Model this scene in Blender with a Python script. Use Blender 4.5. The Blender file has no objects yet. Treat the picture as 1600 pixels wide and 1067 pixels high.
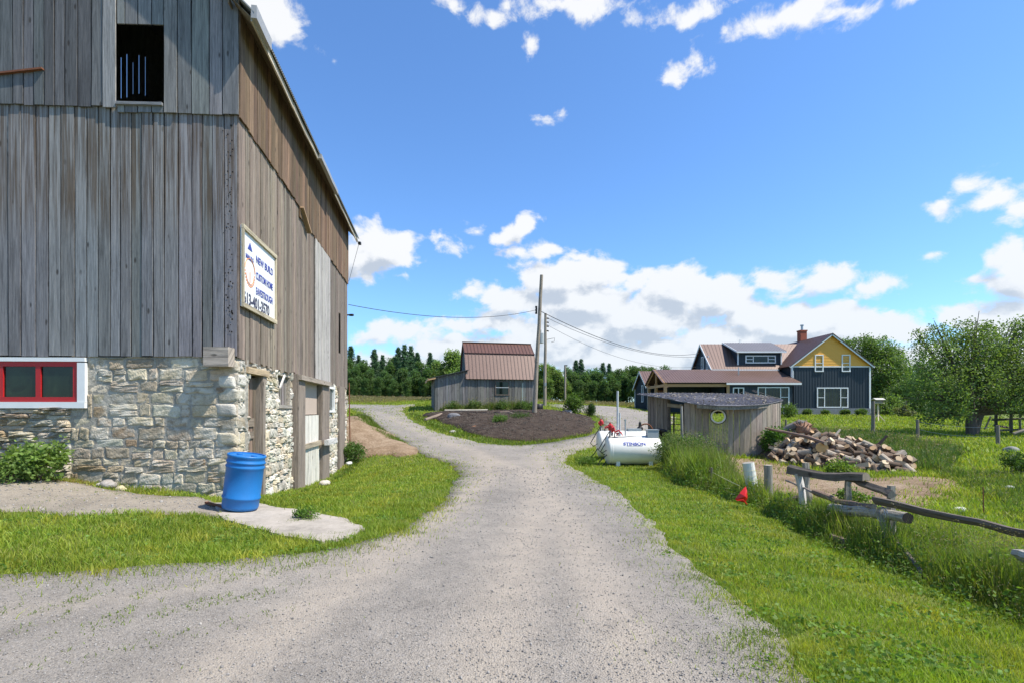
import bpy, math, random
import numpy as np
from mathutils import Vector, Matrix
from mathutils.geometry import delaunay_2d_cdt
rng = np.random.default_rng(11); random.seed(11)
R = math.radians; D = bpy.data; sc = bpy.context.scene; COL = sc.collection
rnd = random.uniform
# ------------------------------------------------------------------ camera
cam = D.cameras.new('camera'); cam.lens = 18; cam.sensor_width = 36; cam.shift_y = 0.0666
cam.clip_start = 0.05; cam.clip_end = 3000
co = D.objects.new('camera', cam); COL.objects.link(co)
co.location = (0, 0, 1.6); co.rotation_euler = (R(90), 0, 0); sc.camera = co
# ------------------------------------------------------------------ view
sc.view_settings.view_transform = 'Standard'; sc.view_settings.look = 'None'
sc.view_settings.gamma = 1; sc.view_settings.exposure = 0.80
# ------------------------------------------------------------------ sun
SUN_EL, SUN_AZ = R(56), R(-16)          # azimuth from +X towards +Y
sdir = Vector((math.cos(SUN_AZ)*math.cos(SUN_EL), math.sin(SUN_AZ)*math.cos(SUN_EL), math.sin(SUN_EL)))
sl = D.lights.new('sun', 'SUN'); sl.energy = 4.2; sl.angle = R(0.5); sl.color = (1, .94, .84)
so = D.objects.new('sun', sl); COL.objects.link(so); so.rotation_euler = sdir.to_track_quat('Z', 'Y').to_euler()
# ------------------------------------------------------------------ node helper
class NT:
    def __init__(s, tree): s.t = tree; s.n = tree.nodes; s.l = tree.links
    def N(s, typ, ins=None, **kw):
        n = s.n.new(typ)
        for k, v in kw.items(): setattr(n, k, v)
        for k, v in (ins or {}).items(): s.set(n.inputs[k], v)
        return n
    def set(s, sock, v):
        if hasattr(v, 'is_output') or isinstance(v, bpy.types.NodeSocket): s.l.new(v, sock)
        else: sock.default_value = v
    def M(s, op, a, b=0.0, c=0.0, clamp=False):
        n = s.n.new('ShaderNodeMath'); n.operation = op; n.use_clamp = clamp
        for i, v in enumerate((a, b, c)): s.set(n.inputs[i], v)
        return n.outputs[0]
    def V(s, op, a, b=(0, 0, 0)):
        n = s.n.new('ShaderNodeVectorMath'); n.operation = op
        s.set(n.inputs[0], a); s.set(n.inputs[1], b)
        return n.outputs['Value'] if op in ('LENGTH', 'DOT_PRODUCT', 'DISTANCE') else n.outputs[0]
    def mix(s, f, a, b, mode='MIX'):
        n = s.n.new('ShaderNodeMix'); n.data_type = 'RGBA'; n.blend_type = mode
        s.set(n.inputs[0], f); s.set(n.inputs[6], a); s.set(n.inputs[7], b)
        return n.outputs[2]
    def ramp(s, f, stops):
        n = s.n.new('ShaderNodeValToRGB'); e = n.color_ramp.elements
        for i, (p, c) in enumerate(stops):
            x = e[i] if i < 2 else e.new(p)
            x.position = p; x.color = c if len(c) == 4 else (*c, 1)
        s.set(n.inputs[0], f); return n.outputs[0]
    def rng(s, v, a, b, c=0.0, d=1.0, smooth=False):
        n = s.n.new('ShaderNodeMapRange'); n.clamp = True
        if smooth: n.interpolation_type = 'SMOOTHSTEP'
        for i, x in enumerate((v, a, b, c, d)): s.set(n.inputs[i], x)
        return n.outputs[0]
    def noise(s, vec, scale, detail=4, rough=.55, dist=0.0):
        n = s.N('ShaderNodeTexNoise', {'Vector': vec, 'Scale': scale, 'Detail': detail, 'Roughness': rough, 'Distortion': dist})
        return n.outputs[0]
    def attr(s, name): return s.N('ShaderNodeAttribute', attribute_name=name)
# ------------------------------------------------------------------ world: blue sky with cumulus
W = D.worlds.new('World'); sc.world = W; W.use_nodes = True
W.node_tree.nodes.clear(); w = NT(W.node_tree)
try:
    W.cycles.sampling_method = 'MANUAL'; W.cycles.sample_map_resolution = 512
except Exception: pass
CL = [(425,40,52,42),(398,8,48,36),(466,76,34,14),(765,22,46,20),(905,14,92,28),(985,28,24,14),(826,70,16,12),(716,10,30,12),
 (1095,18,60,20),(1240,22,120,28),(1350,10,120,20),(1135,46,13,9),(1070,110,34,20),(1050,100,14,9),(857,178,17,8),
 (604,384,56,38),(562,402,44,32),(582,362,34,22),(620,431,14,9),(576,428,34,12),(690,370,15,12),(745,354,17,10),(722,382,30,14),
 (792,362,34,20),(822,352,20,16),(856,388,36,18),(812,394,30,14),(905,402,36,14),(730,457,29,15),
 (880,436,84,38),(935,428,44,34),(905,470,92,44),(800,472,60,28),(780,500,60,22),(996,440,26,22),(1055,462,76,44),(1128,470,64,42),(1180,500,60,40),
 (1010,500,120,44),(900,520,130,36),(642,520,64,20),(598,530,30,14),(700,512,50,15),(762,505,50,20),(556,532,24,14),(700,545,100,22),
 (850,550,150,30),(1000,560,150,38),(1140,545,130,48),(1250,508,120,38),(1330,520,110,36),(1405,520,70,28),(1460,540,60,26),
 (1200,434,54,20),(1290,436,86,24),(1366,448,44,24),(1240,456,60,12),(1510,288,44,17),(1560,306,60,22),(1474,312,26,12),(1600,322,50,24),
 (1458,392,20,7),(1532,356,10,6),(1578,396,42,30),(1592,430,70,44),(1530,440,40,20),(1500,492,46,20),(1560,500,90,36),(1610,545,130,48),
 (1450,560,110,32),(1300,560,160,38),(640,570,160,22)]
g = D.node_groups.new('cloud_field', 'ShaderNodeTree'); q = NT(g)
g.interface.new_socket('P', in_out='INPUT', socket_type='NodeSocketVector')
g.interface.new_socket('D', in_out='OUTPUT', socket_type='NodeSocketFloat')
gi = q.N('NodeGroupInput').outputs[0]
nz = q.N('ShaderNodeTexNoise', {'Vector': gi, 'Scale': 9.0, 'Detail': 3.0, 'Roughness': .6})
warp = q.V('MULTIPLY', q.V('SUBTRACT', nz.outputs['Color'], (.5, .5, .5)), (.07, .05, 0))
p2 = q.V('ADD', gi, warp)
acc = None
for (px, py, rx, ry) in CL:
    a = math.atan((px-800)/800); e = math.atan((640-py)/math.hypot(800, px-800))
    ra = rx/800*math.cos(a)**2*1.12; re = ry/800*math.cos(a)*math.cos(e)**2*1.12
    v = q.V('MULTIPLY', q.V('SUBTRACT', p2, (a, e, 0)), (1/ra, 1/re, 0))
    d = q.M('MULTIPLY_ADD', q.V('LENGTH', v), -1.0*min(1, re*22), min(1, re*22))
    acc = d if acc is None else q.M('SMOOTH_MAX', acc, d, .12)
# generic cloud cover for the parts of the sky behind the camera
sx = q.N('ShaderNodeSeparateXYZ', {0: gi})
gen = q.M('SUBTRACT', q.noise(gi, 2.6, 5, .6), .56)
far = q.rng(q.M('ABSOLUTE', sx.outputs[0]), .85, 1.1)
acc = q.M('MAXIMUM', acc, q.M('MULTIPLY_ADD', far, q.M('ADD', gen, 2.0), -2.0))
st = q.V('MULTIPLY', gi, (1, 1.35, 1))
f1 = q.M('SUBTRACT', q.noise(st, 17, 8, .62, .25), .5)
vo = q.N('ShaderNodeTexVoronoi', {'Vector': q.V('ADD', st, warp), 'Scale': 34.0}, feature='SMOOTH_F1')
f2 = q.M('SUBTRACT', .42, vo.outputs['Distance'])
tot = q.M('ADD', acc, q.M('ADD', q.M('MULTIPLY', f1, 1.45), q.M('MULTIPLY', f2, .22)))
q.N('NodeGroupOutput', {0: tot})
tc = w.N('ShaderNodeTexCoord'); sp = w.N('ShaderNodeSeparateXYZ', {0: tc.outputs['Generated']})
az = w.M('ARCTAN2', sp.outputs[0], sp.outputs[1]); el = w.M('ARCSINE', sp.outputs[2])
P = w.N('ShaderNodeCombineXYZ', {0: az, 1: el}).outputs[0]
def grp(vec):
    n = w.n.new('ShaderNodeGroup'); n.node_tree = g; w.set(n.inputs[0], vec); return n.outputs[0]
D1 = grp(P); D2 = grp(w.V('ADD', P, (.022, .030, 0)))
alpha = w.rng(D1, -.02, .34, 0, 1, True)
lit = w.rng(w.M('SUBTRACT', D1, D2), -.34, .22, 0, 1, True)
thick = w.rng(D2, .15, .85, 0, 1, True)
shade = w.M('MULTIPLY', w.M('SUBTRACT', 1.0, lit), w.M('MULTIPLY_ADD', thick, .7, .2), clamp=True)
ccol = w.mix(shade, (.86, .87, .88, 1), (.45, .51, .60, 1))
lowf = w.rng(el, .02, .30)
ccol = w.mix(w.M('MULTIPLY', w.M('SUBTRACT', 1.0, lowf), .35), ccol, (.52, .64, .78, 1))
sky = w.N('ShaderNodeTexSky', sky_type='NISHITA', sun_disc=False, sun_elevation=SUN_EL, sun_rotation=R(90)-SUN_AZ, air_density=1.0, dust_density=.35, ozone_density=2.6)
skc = w.mix(1.0, sky.outputs[0], (.68, .94, 1.20, 1), 'MULTIPLY')
b1 = w.N('ShaderNodeBackground', {0: skc, 1: .12}); b2 = w.N('ShaderNodeBackground', {0: ccol, 1: .66})
up = w.rng(el, -.02, .02)
mx = w.N('ShaderNodeMixShader', {0: w.M('MULTIPLY', w.M('MULTIPLY', alpha, .96), up), 1: b1.outputs[0], 2: b2.outputs[0]})
w.N('ShaderNodeOutputWorld', {0: mx.outputs[0]})
# ------------------------------------------------------------------ materials
MT = {}
def newmat(name, bump=None, bstr=.5, bdist=.01, **pr):
    m = D.materials.new(name); m.use_nodes = True; n = NT(m.node_tree)
    b = m.node_tree.nodes['Principled BSDF']; MT[name] = m
    return m, n, b
def setbump(n, b, h, strength=.5, dist=.01):
    n.set(b.inputs['Normal'], n.N('ShaderNodeBump', {'Height': h, 'Strength': strength, 'Distance': dist}).outputs[0])
def paint(name, col, rough=.5, metal=0.0, var=.12, scale=6.0, bump=.15, spec=.5):
    m, n, b = newmat(name)
    oc = n.N('ShaderNodeTexCoord').outputs['Object']
    f = n.noise(oc, scale, 6, .6)
    f2 = n.noise(oc, scale*9, 3, .6)
    c = n.mix(n.M('MULTIPLY_ADD', n.M('MULTIPLY_ADD', f2, .4, n.M('MULTIPLY', f, .6)), 1.0, 0), tuple(x*(1-var*1.6) for x in col)+(1,), tuple(min(1, x*(1+var*1.2)) for x in col)+(1,))
    n.set(b.inputs['Base Color'], c); b.inputs['Metallic'].default_value = metal; b.inputs['Specular IOR Level'].default_value = spec
    n.set(b.inputs['Roughness'], n.M('MULTIPLY_ADD', f, .2, rough-.1))
    setbump(n, b, f2, bump, .004)
    return m
def wood(name, grain=.85, rough=.85, bump=.6, knots=True, streak=(1, .9, .8), stain=None):
    m, n, b = newmat(name); ca = n.attr('col').outputs['Color']; uv = n.attr('uvw').outputs['Vector']
    g1 = n.noise(n.V('MULTIPLY', uv, (38, 1.1, 9)), 1, 6, .7, .35)
    g2 = n.noise(n.V('MULTIPLY', uv, (14, .9, 3)), 1, 4, .6, 1.2)
    g3 = n.noise(n.V('MULTIPLY', uv, (230, 9, 5)), 1, 2, .6)
    f = n.M('ADD', n.M('MULTIPLY', g1, .45), n.M('ADD', n.M('MULTIPLY', g2, .35), n.M('MULTIPLY', g3, .2)))
    k = n.rng(f, .30, .70, 1-grain, 1+grain)
    c = n.V('SCALE', ca); n.set(c.node.inputs['Scale'], k)
    c = n.mix(n.rng(g2, .55, .8, 0, .55), c, n.mix(1.0, c, (*streak, 1), 'MULTIPLY'))
    if knots:
        vo = n.N('ShaderNodeTexVoronoi', {'Vector': n.V('MULTIPLY', uv, (5.5, 2.1, 7)), 'Scale': 1.0, 'Randomness': 1.0})
        kk = n.rng(vo.outputs['Distance'], .06, .16, 1, 0, True)
        kr = n.rng(n.noise(uv, .9, 1), .42, .5)
        kk = n.M('MULTIPLY', kk, kr)
        c = n.mix(n.M('MULTIPLY', kk, .8), c, (.035, .028, .022, 1))
        f = n.M('SUBTRACT', f, n.M('MULTIPLY', kk, .25))
    if stain:                                                   # rust and tannin drips running down from the board joint
        z = n.N('ShaderNodeSeparateXYZ', {0: n.N('ShaderNodeTexCoord').outputs['Object']}).outputs[2]
        dz = n.M('SUBTRACT', stain, z); sn = n.noise(n.V('MULTIPLY', uv, (22, .5, 3)), 1, 4, .6)
        k2 = n.M('MULTIPLY', n.rng(dz, .0, .75, 1, 0), n.rng(sn, .40, .62)); c = n.mix(n.M('MULTIPLY', k2, .75), c, (.10, .065, .035, 1))
        k3 = n.M('MULTIPLY', n.rng(dz, .0, .9, 1, 0), n.rng(sn, .52, .40)); c = n.mix(n.M('MULTIPLY', k3, .35), c, (.38, .36, .33, 1))
    n.set(b.inputs['Base Color'], c); b.inputs['Roughness'].default_value = rough
    b.inputs['Specular IOR Level'].default_value = .25
    setbump(n, b, f, bump, .012)
    return m
def leafmat(name, trans=.45, rough=.6):
    m = D.materials.new(name); m.use_nodes = True; n = NT(m.node_tree); MT[name] = m
    b = m.node_tree.nodes['Principled BSDF']; ca = n.attr('col').outputs['Color']
    n.set(b.inputs['Base Color'], ca); b.inputs['Roughness'].default_value = rough; b.inputs['Specular IOR Level'].default_value = .3
    tr = n.N('ShaderNodeBsdfTranslucent', {0: n.mix(1.0, ca, (1.25, 1.35, .55, 1), 'MULTIPLY')})
    mxx = n.N('ShaderNodeMixShader', {0: trans, 1: b.outputs[0], 2: tr.outputs[0]})
    n.set(m.node_tree.nodes['Material Output'].inputs[0], mxx.outputs[0]); return m
def stonemat(name, white=.5, bump=.9):
    m, n, b = newmat(name); ca = n.attr('col').outputs['Color']; oc = n.N('ShaderNodeTexCoord').outputs['Object']
    f = n.noise(oc, 9, 7, .65); f2 = n.noise(oc, 55, 4, .6); ww = n.noise(oc, 1.7, 6, .62, .5)
    c = n.V('SCALE', ca); n.set(c.node.inputs['Scale'], n.rng(n.M('MULTIPLY_ADD', f2, .45, n.M('MULTIPLY', f, .55)), .3, .7, .62, 1.32))
    c = n.mix(n.rng(f, .58, .75, 0, .35), c, (.25, .19, .12, 1))
    wm = n.M('MULTIPLY', n.rng(ww, .47, .60), n.rng(f, .36, .52))
    c = n.mix(n.M('MULTIPLY', wm, white), c, (.60, .565, .48, 1))
    n.set(b.inputs['Base Color'], c); b.inputs['Roughness'].default_value = .92; b.inputs['Specular IOR Level'].default_value = .2
    setbump(n, b, n.M('MULTIPLY_ADD', f2, .35, f), bump, .03); return m
def groundmat(name, stops, scale=1.2, fine=25, bump=.5, bd=.03, rough=.95, stain=None):
    m, n, b = newmat(name); oc = n.N('ShaderNodeTexCoord').outputs['Object']
    f = n.noise(oc, scale, 6, .6); f2 = n.noise(oc, fine, 5, .65); f3 = n.noise(oc, fine*5, 2, .6)
    k = n.M('ADD', n.M('MULTIPLY', f, .5), n.M('ADD', n.M('MULTIPLY', f2, .3), n.M('MULTIPLY', f3, .2)))
    c = n.ramp(k, stops); n.set(b.inputs['Base Color'], c); b.inputs['Roughness'].default_value = rough
    b.inputs['Specular IOR Level'].default_value = .15
    setbump(n, b, n.M('ADD', f2, n.M('MULTIPLY', f3, .5)), bump, bd); return m
def gravelmat(name, tint=(1, 1, 1)):
    m, n, b = newmat(name); oc = n.N('ShaderNodeTexCoord').outputs['Object']
    tr = n.attr('trk').outputs['Fac']
    v1 = n.N('ShaderNodeTexVoronoi', {'Vector': oc, 'Scale': 75.0}); v2 = n.N('ShaderNodeTexVoronoi', {'Vector': oc, 'Scale': 170.0})
    big = n.noise(oc, .55, 5, .6, .4); mid = n.noise(oc, 3.5, 6, .65, .3); fin = n.noise(oc, 40, 4, .7)
    st = n.N('ShaderNodeSeparateColor', {0: v1.outputs['Color']}).outputs[0]; st2 = n.N('ShaderNodeSeparateColor', {0: v2.outputs['Color']}).outputs[0]
    base = n.ramp(n.M('ADD', n.M('MULTIPLY', big, .55), n.M('MULTIPLY', mid, .45)), [(.34, (.188, .168, .143)), (.5, (.245, .219, .186)), (.64, (.303, .268, .225))])
    base = n.mix(n.M('MULTIPLY', tr, n.rng(mid, .3, .65, .45, .95)), base, (.345, .295, .235, 1))
    sp1 = n.rng(st, 0, 1, .84, 1.15); sp2 = n.rng(st2, 0, 1, .74, 1.24)
    sp3 = n.M('MULTIPLY', sp1, sp2)
    sp3 = n.M('MULTIPLY', sp3, n.rng(fin, .3, .7, .82, 1.18))
    amt = n.rng(n.M('ADD', mid, n.M('MULTIPLY', tr, .35)), .35, .85, 1.0, .45)
    k = n.M('ADD', 1.0, n.M('MULTIPLY', n.M('SUBTRACT', sp3, 1.0), amt))
    c = n.V('SCALE', base); n.set(c.node.inputs['Scale'], k)
    c = n.mix(n.rng(st, .86, .9, 0, .22), c, (.17, .18, .20, 1))
    c = n.mix(1.0, c, (*tint, 1), 'MULTIPLY')
    n.set(b.inputs['Base Color'], c); b.inputs['Roughness'].default_value = .93; b.inputs['Specular IOR Level'].default_value = .25
    h = n.M('ADD', n.M('MULTIPLY', v1.outputs['Distance'], -.6), n.M('ADD', n.M('MULTIPLY', fin, .5), n.M('MULTIPLY', mid, 1.4)))
    setbump(n, b, h, .75, .02); return m
wood('weathered_board'); wood('stained_board', stain=5.35); wood('rough_timber', .95, .9, 1.0); wood('fresh_timber', .22, .7, .3, False); wood('bark', .75, .95, 1.0, False)
wood('log_end', .25, .85, .3, False)
stonemat('field_stone', .60, 1.0); stonemat('mortar', .35, 1.0); stonemat('rock', .15)
leafmat('leaf'); leafmat('grass_blade', .42, .5); leafmat('needles', .15, .7)
groundmat('turf', [(.34, (.06, .085, .014)), (.5, (.10, .14, .022)), (.64, (.17, .16, .05))])
groundmat('soil', [(.36, (.030, .021, .016)), (.5, (.070, .050, .037)), (.66, (.13, .10, .073))], 2, 18, 1.0, .08)
groundmat('dirt', [(.36, (.16, .105, .062)), (.5, (.27, .19, .12)), (.66, (.40, .31, .21))], 1.5, 12, .9, .06)
groundmat('concrete', [(.34, (.21, .19, .16)), (.5, (.35, .31, .26)), (.66, (.44, .39, .33))], 1.6, 14, .45, .015)
gravelmat('gravel'); gravelmat('pale_gravel', (1.12, 1.08, 1.0))
def metalroof(name, col, rough=.42):
    m, n, b = newmat(name); oc = n.N('ShaderNodeTexCoord').outputs['Object']; ca = n.attr('col').outputs['Color']
    f = n.noise(oc, 1.3, 5, .6); f2 = n.noise(oc, 12, 4, .6)
    c = n.mix(n.M('MULTIPLY_ADD', f2, .4, n.M('MULTIPLY', f, .6)), tuple(x*.75 for x in col)+(1,), tuple(x*1.25 for x in col)+(1,))
    c = n.mix(1.0, c, ca, 'MULTIPLY')
    n.set(b.inputs['Base Color'], c); b.inputs['Metallic'].default_value = .15
    n.set(b.inputs['Roughness'], n.rng(f2, .3, .7, rough-.08, rough+.12)); return m
metalroof('brown_metal', (.165, .10, .075)); metalroof('grey_metal', (.165, .15, .15), .55); metalroof('zinc', (.34, .33, .31), .45)
paint('white_paint', (.74, .74, .71), .5, 0, .1); paint('red_paint', (.42, .012, .014), .5, 0, .2, 12); paint('blue_plastic', (.012, .155, .43), .45, 0, .16, 5, .12)
paint('navy_siding', (.017, .028, .038), .6, 0, .12); paint('yellow_siding', (.80, .40, .05), .6, 0, .06); paint('tank_white', (.76, .74, .66), .35, 0, .10, 4)
paint('brick', (.33, .09, .05), .9, 0, .3, 20, .5); paint('dark_metal', (.03, .028, .026), .5, .6, .2); paint('steel', (.42, .42, .42), .4, .8, .15)
paint('rusty', (.20, .075, .035), .85, .2, .4, 15, .5); paint('rubber', (.012, .012, .012), .55); paint('blue_ink', (.03, .05, .28), .5, 0, .05); paint('dark_ink', (.02, .022, .06), .5, 0, .3, 30)
paint('orange_ink', (.75, .28, .10), .5, 0, .15, 30); paint('red_plastic', (.62, .012, .010), .4, 0, .1, 4, .05); paint('rope', (.62, .54, .30), .8); paint('foundation', (.19, .20, .205), .9, 0, .5, 5, .8)
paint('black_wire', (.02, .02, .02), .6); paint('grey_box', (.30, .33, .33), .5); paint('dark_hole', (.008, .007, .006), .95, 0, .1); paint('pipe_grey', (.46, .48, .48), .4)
paint('board_pink', (.44, .35, .28), .8, 0, .12); paint('brown_paint', (.13, .095, .07), .7)
m, n, b = newmat('glass_dark'); oc = n.N('ShaderNodeTexCoord').outputs['Object']; f = n.noise(oc, 2.5, 5, .6, 1.0)
n.set(b.inputs['Base Color'], n.ramp(f, [(.35, (.004, .006, .006)), (.6, (.014, .024, .014)), (.75, (.035, .05, .025))]))
b.inputs['Roughness'].default_value = .06; b.inputs['Specular IOR Level'].default_value = .35
setbump(n, b, n.noise(oc, 5, 2), .06, .01)
# ------------------------------------------------------------------ mesh builder
_ids = [0]
def ico(sub=1):
    t = (1+5**.5)/2
    v = [(-1,t,0),(1,t,0),(-1,-t,0),(1,-t,0),(0,-1,t),(0,1,t),(0,-1,-t),(0,1,-t),(t,0,-1),(t,0,1),(-t,0,-1),(-t,0,1)]
    v = [np.array(x, float)/np.linalg.norm(x) for x in v]
    f = [(0,11,5),(0,5,1),(0,1,7),(0,7,10),(0,10,11),(1,5,9),(5,11,4),(11,10,2),(10,7,6),(7,1,8),(3,9,4),(3,4,2),(3,2,6),(3,6,8),(3,8,9),(4,9,5),(2,4,11),(6,2,10),(8,6,7),(9,8,1)]
    for _ in range(sub):
        c = {}; nf = []
        def mid(a, b):
            k = (min(a, b), max(a, b))
            if k not in c:
                p = v[a]+v[b]; v.append(p/np.linalg.norm(p)); c[k] = len(v)-1
            return c[k]
        for a, b, d in f:
            x, y, z = mid(a, b), mid(b, d), mid(d, a)
            nf += [(a, x, z), (b, y, x), (d, z, y), (x, y, z)]
        f = nf
    return np.array(v), np.array(f)
ICO = [ico(0), ico(1), ico(2), ico(3)]
def nrm(v): v = np.asarray(v, float); return v/max(1e-9, np.linalg.norm(v))
class MB:
    def __init__(s): s.V = []; s.F = {3: [], 4: []}; s.MI = {3: [], 4: []}; s.U = []; s.C = []; s.n = 0; s.T = None
    def add(s, V, F, uvw=None, col=(1, 1, 1), mat=0):
        V = np.asarray(V, float).reshape(-1, 3); k = len(V)
        if uvw is None: uvw = V
        if s.T is not None: V = V @ s.T[:3, :3].T + s.T[:3, 3]
        s.V.append(V); s.U.append(np.broadcast_to(np.asarray(uvw, float), (k, 3)))
        s.C.append(np.broadcast_to(np.asarray(col, float), (k, 3)))
        for f in (F if isinstance(F, list) else [F]):
            f = np.asarray(f, int)
            if f.size == 0: continue
            s.F[f.shape[1]].append(f+s.n); s.MI[f.shape[1]].append(np.full(len(f), mat))
        s.n += k
    def box(s, c, size, col=(1, 1, 1), mat=0, ax=None, seed=None):
        c = np.asarray(c, float); h = np.asarray(size, float)/2
        A = np.eye(3) if ax is None else np.asarray(ax, float)
        L = np.array([[x, y, z] for x in (-1, 1) for y in (-1, 1) for z in (-1, 1)], float)*h
        k = int(np.argmax(h)); o = [i for i in range(3) if i != k]
        sd = rnd(0, 99) if seed is None else seed
        u = np.stack([L[:, o[0]]+L[:, o[1]]*.9+sd*3.1, L[:, k]+sd, np.full(8, sd)], 1)
        s.add(L @ A + c, np.array([[0,1,3,2],[4,6,7,5],[0,4,5,1],[2,3,7,6],[0,2,6,4],[1,5,7,3]]), u, col, mat)
    def beam(s, p0, p1, wd, ht, up=(0, 0, 1), col=(1, 1, 1), mat=0, segs=1, jit=0.0):
        p0 = np.asarray(p0, float); p1 = np.asarray(p1, float); d = p1-p0; L = np.linalg.norm(d); d /= L
        x = np.cross(d, up); x = nrm(x); y = np.cross(x, d); sd = rnd(0, 99); V = []; U = []
        for i in range(segs+1):
            t = i/segs; o = x*rnd(-jit, jit)+y*rnd(-jit, jit); kk = 1+rnd(-jit, jit)*3
            for a, b in ((-1, -1), (1, -1), (1, 1), (-1, 1)):
                V.append(p0+d*L*t+o+x*a*wd/2*kk+y*b*ht/2*kk); U.append((a*wd/2+b*ht/2+sd*3, L*t+sd, sd))
        F = [[i*4+j, i*4+(j+1) % 4, i*4+4+(j+1) % 4, i*4+4+j] for i in range(segs) for j in range(4)]
        F += [[3, 2, 1, 0], [segs*4+j for j in range(4)]]
        s.add(V, np.array(F), U, col, mat)
    def tube(s, pts, rad, seg=8, col=(1, 1, 1), mat=0, caps=True, capmat=None, capcol=None, lump=0.0):
        pts = np.asarray(pts, float); m = len(pts); rad = np.broadcast_to(np.asarray(rad, float), (m,)); sd = rnd(0, 99)
        T = np.gradient(pts, axis=0); T /= np.linalg.norm(T, axis=1)[:, None]+1e-9
        r0 = np.array([0, 0, 1.]) if abs(T[0][2]) < .9 else np.array([1., 0, 0])
        V = []; U = []; L = 0; x = np.cross(T[0], r0); x /= np.linalg.norm(x)
        ang = np.arange(seg)*2*math.pi/seg; lj = 1+rng.uniform(-lump, lump, seg)
        for i in range(m):
            x = x-T[i]*np.dot(x, T[i]); x /= np.linalg.norm(x); y = np.cross(T[i], x)
            if i: L += np.linalg.norm(pts[i]-pts[i-1])
            rr = rad[i]*lj*(1+rng.uniform(-lump, lump, seg)*.4)
            V.append(pts[i]+np.outer(np.cos(ang)*rr, x)+np.outer(np.sin(ang)*rr, y))
            U.append(np.stack([np.abs(ang-math.pi)*max(.01, rad.max())+sd*2, np.full(seg, L+sd), np.full(seg, sd)], 1))
        F = [[i*seg+j, i*seg+(j+1) % seg, (i+1)*seg+(j+1) % seg, (i+1)*seg+j] for i in range(m-1) for j in range(seg)]
        s.add(np.concatenate(V), np.array(F), np.concatenate(U), col, mat)
        if caps:
            for e, i in ((0, 0), (1, m-1)):
                ring = V[i]; c = ring.mean(0)
                f = [[seg, (j+1) % seg, j] if e == 0 else [seg, j, (j+1) % seg] for j in range(seg)]
                s.add(np.vstack([ring, c]), np.array(f), None, col if capcol is None else capcol, mat if capmat is None else capmat)
    def lathe(s, prof, seg=24, c=(0, 0, 0), A=None, col=(1, 1, 1), mat=0):
        prof = np.asarray(prof, float); m = len(prof); a = np.arange(seg)*2*math.pi/seg
        V = np.stack([np.outer(prof[:, 0], np.cos(a)), np.outer(prof[:, 0], np.sin(a)), np.repeat(prof[:, 1:2], seg, 1)], 2).reshape(-1, 3)
        if A is not None: V = V @ np.asarray(A, float).T
        F = [[i*seg+j, i*seg+(j+1) % seg, (i+1)*seg+(j+1) % seg, (i+1)*seg+j] for i in range(m-1) for j in range(seg)]
        s.add(V+np.asarray(c, float), np.array(F), None, col, mat)
    def rock(s, c, r, sub=2, rough=.18, col=(1, 1, 1), mat=0, box=.85):
        V, F = ICO[sub]; V = V.copy(); ph = rng.uniform(0, 6, (5, 3)); fr = rng.uniform(1, 3.2, (5, 3))
        k = 1+sum(np.sin((V*fr[i]+ph[i]).sum(1)) for i in range(5))*rough/2.2
        V = np.sign(V)*np.abs(V)**box*k[:, None]*np.asarray(r)
        a = rnd(0, 6.28) if box > .7 else R(-3); ca, sa = math.cos(a), math.sin(a); Rz = np.array([[ca, -sa, 0], [sa, ca, 0], [0, 0, 1]])
        s.add(V @ Rz.T + np.asarray(c), F, None, col, mat)
    def quad(s, a, b, c, d, col=(1, 1, 1), mat=0, uvw=None): s.add([a, b, c, d], np.array([[0, 1, 2, 3]]), uvw, col, mat)
    def prism(s, poly, off, col=(1, 1, 1), mat=0):
        """closed convex polygon (3D points) thickened by vector off"""
        p = np.asarray(poly, float); k = len(p); o = np.asarray(off, float)
        V = np.vstack([p, p+o, p.mean(0), p.mean(0)+o]); F3 = []; F4 = []
        for i in range(k):
            j = (i+1) % k; F3 += [[2*k, j, i], [2*k+1, k+i, k+j]]; F4.append([i, j, k+j, k+i])
        s.add(V, [np.array(F3), np.array(F4)], None, col, mat)
    def leaves(s, P, size, col, asp=.55, up=0.0, mat=0, droop=0.0):
        P = np.asarray(P); k = len(P); size = np.broadcast_to(size, (k,))
        a = rng.normal(size=(k, 3)); a[:, 2] = a[:, 2]*(1-up)-droop; a /= np.linalg.norm(a, axis=1)[:, None]
        b = np.cross(a, rng.normal(size=(k, 3))); b /= np.linalg.norm(b, axis=1)[:, None]+1e-9
        a = a*size[:, None]/2; b = b*(size*asp)[:, None]/2
        V = np.stack([P-a, P+b-a*.1, P+a, P-b-a*.1], 1).reshape(-1, 3)
        F = np.arange(k*4).reshape(k, 4)
        s.add(V, F, None, np.repeat(np.broadcast_to(col, (k, 3)), 4, 0), mat)
    def build(s, name, mats, parent=None, smooth=False, org=None):
        me = D.meshes.new(name); V = np.concatenate(s.V) if s.V else np.zeros((0, 3))
        if parent is not None: V = V-np.array(parent['_o'])
        elif org is not None: V = V-np.array(org)
        me.vertices.add(len(V)); me.vertices.foreach_set('co', V.astype(np.float32).ravel())
        lv = []; ls = []; mi = []; p = 0
        for k in (3, 4):
            if s.F[k]:
                f = np.concatenate(s.F[k]); lv.append(f.ravel()); ls.append(p+np.arange(len(f))*k); p += f.size; mi.append(np.concatenate(s.MI[k]))
        lv = np.concatenate(lv).astype(np.int32); ls = np.concatenate(ls).astype(np.int32); mi = np.concatenate(mi).astype(np.int32)
        me.loops.add(len(lv)); me.loops.foreach_set('vertex_index', lv)
        me.polygons.add(len(ls)); me.polygons.foreach_set('loop_start', ls); me.polygons.foreach_set('material_index', mi)
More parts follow.
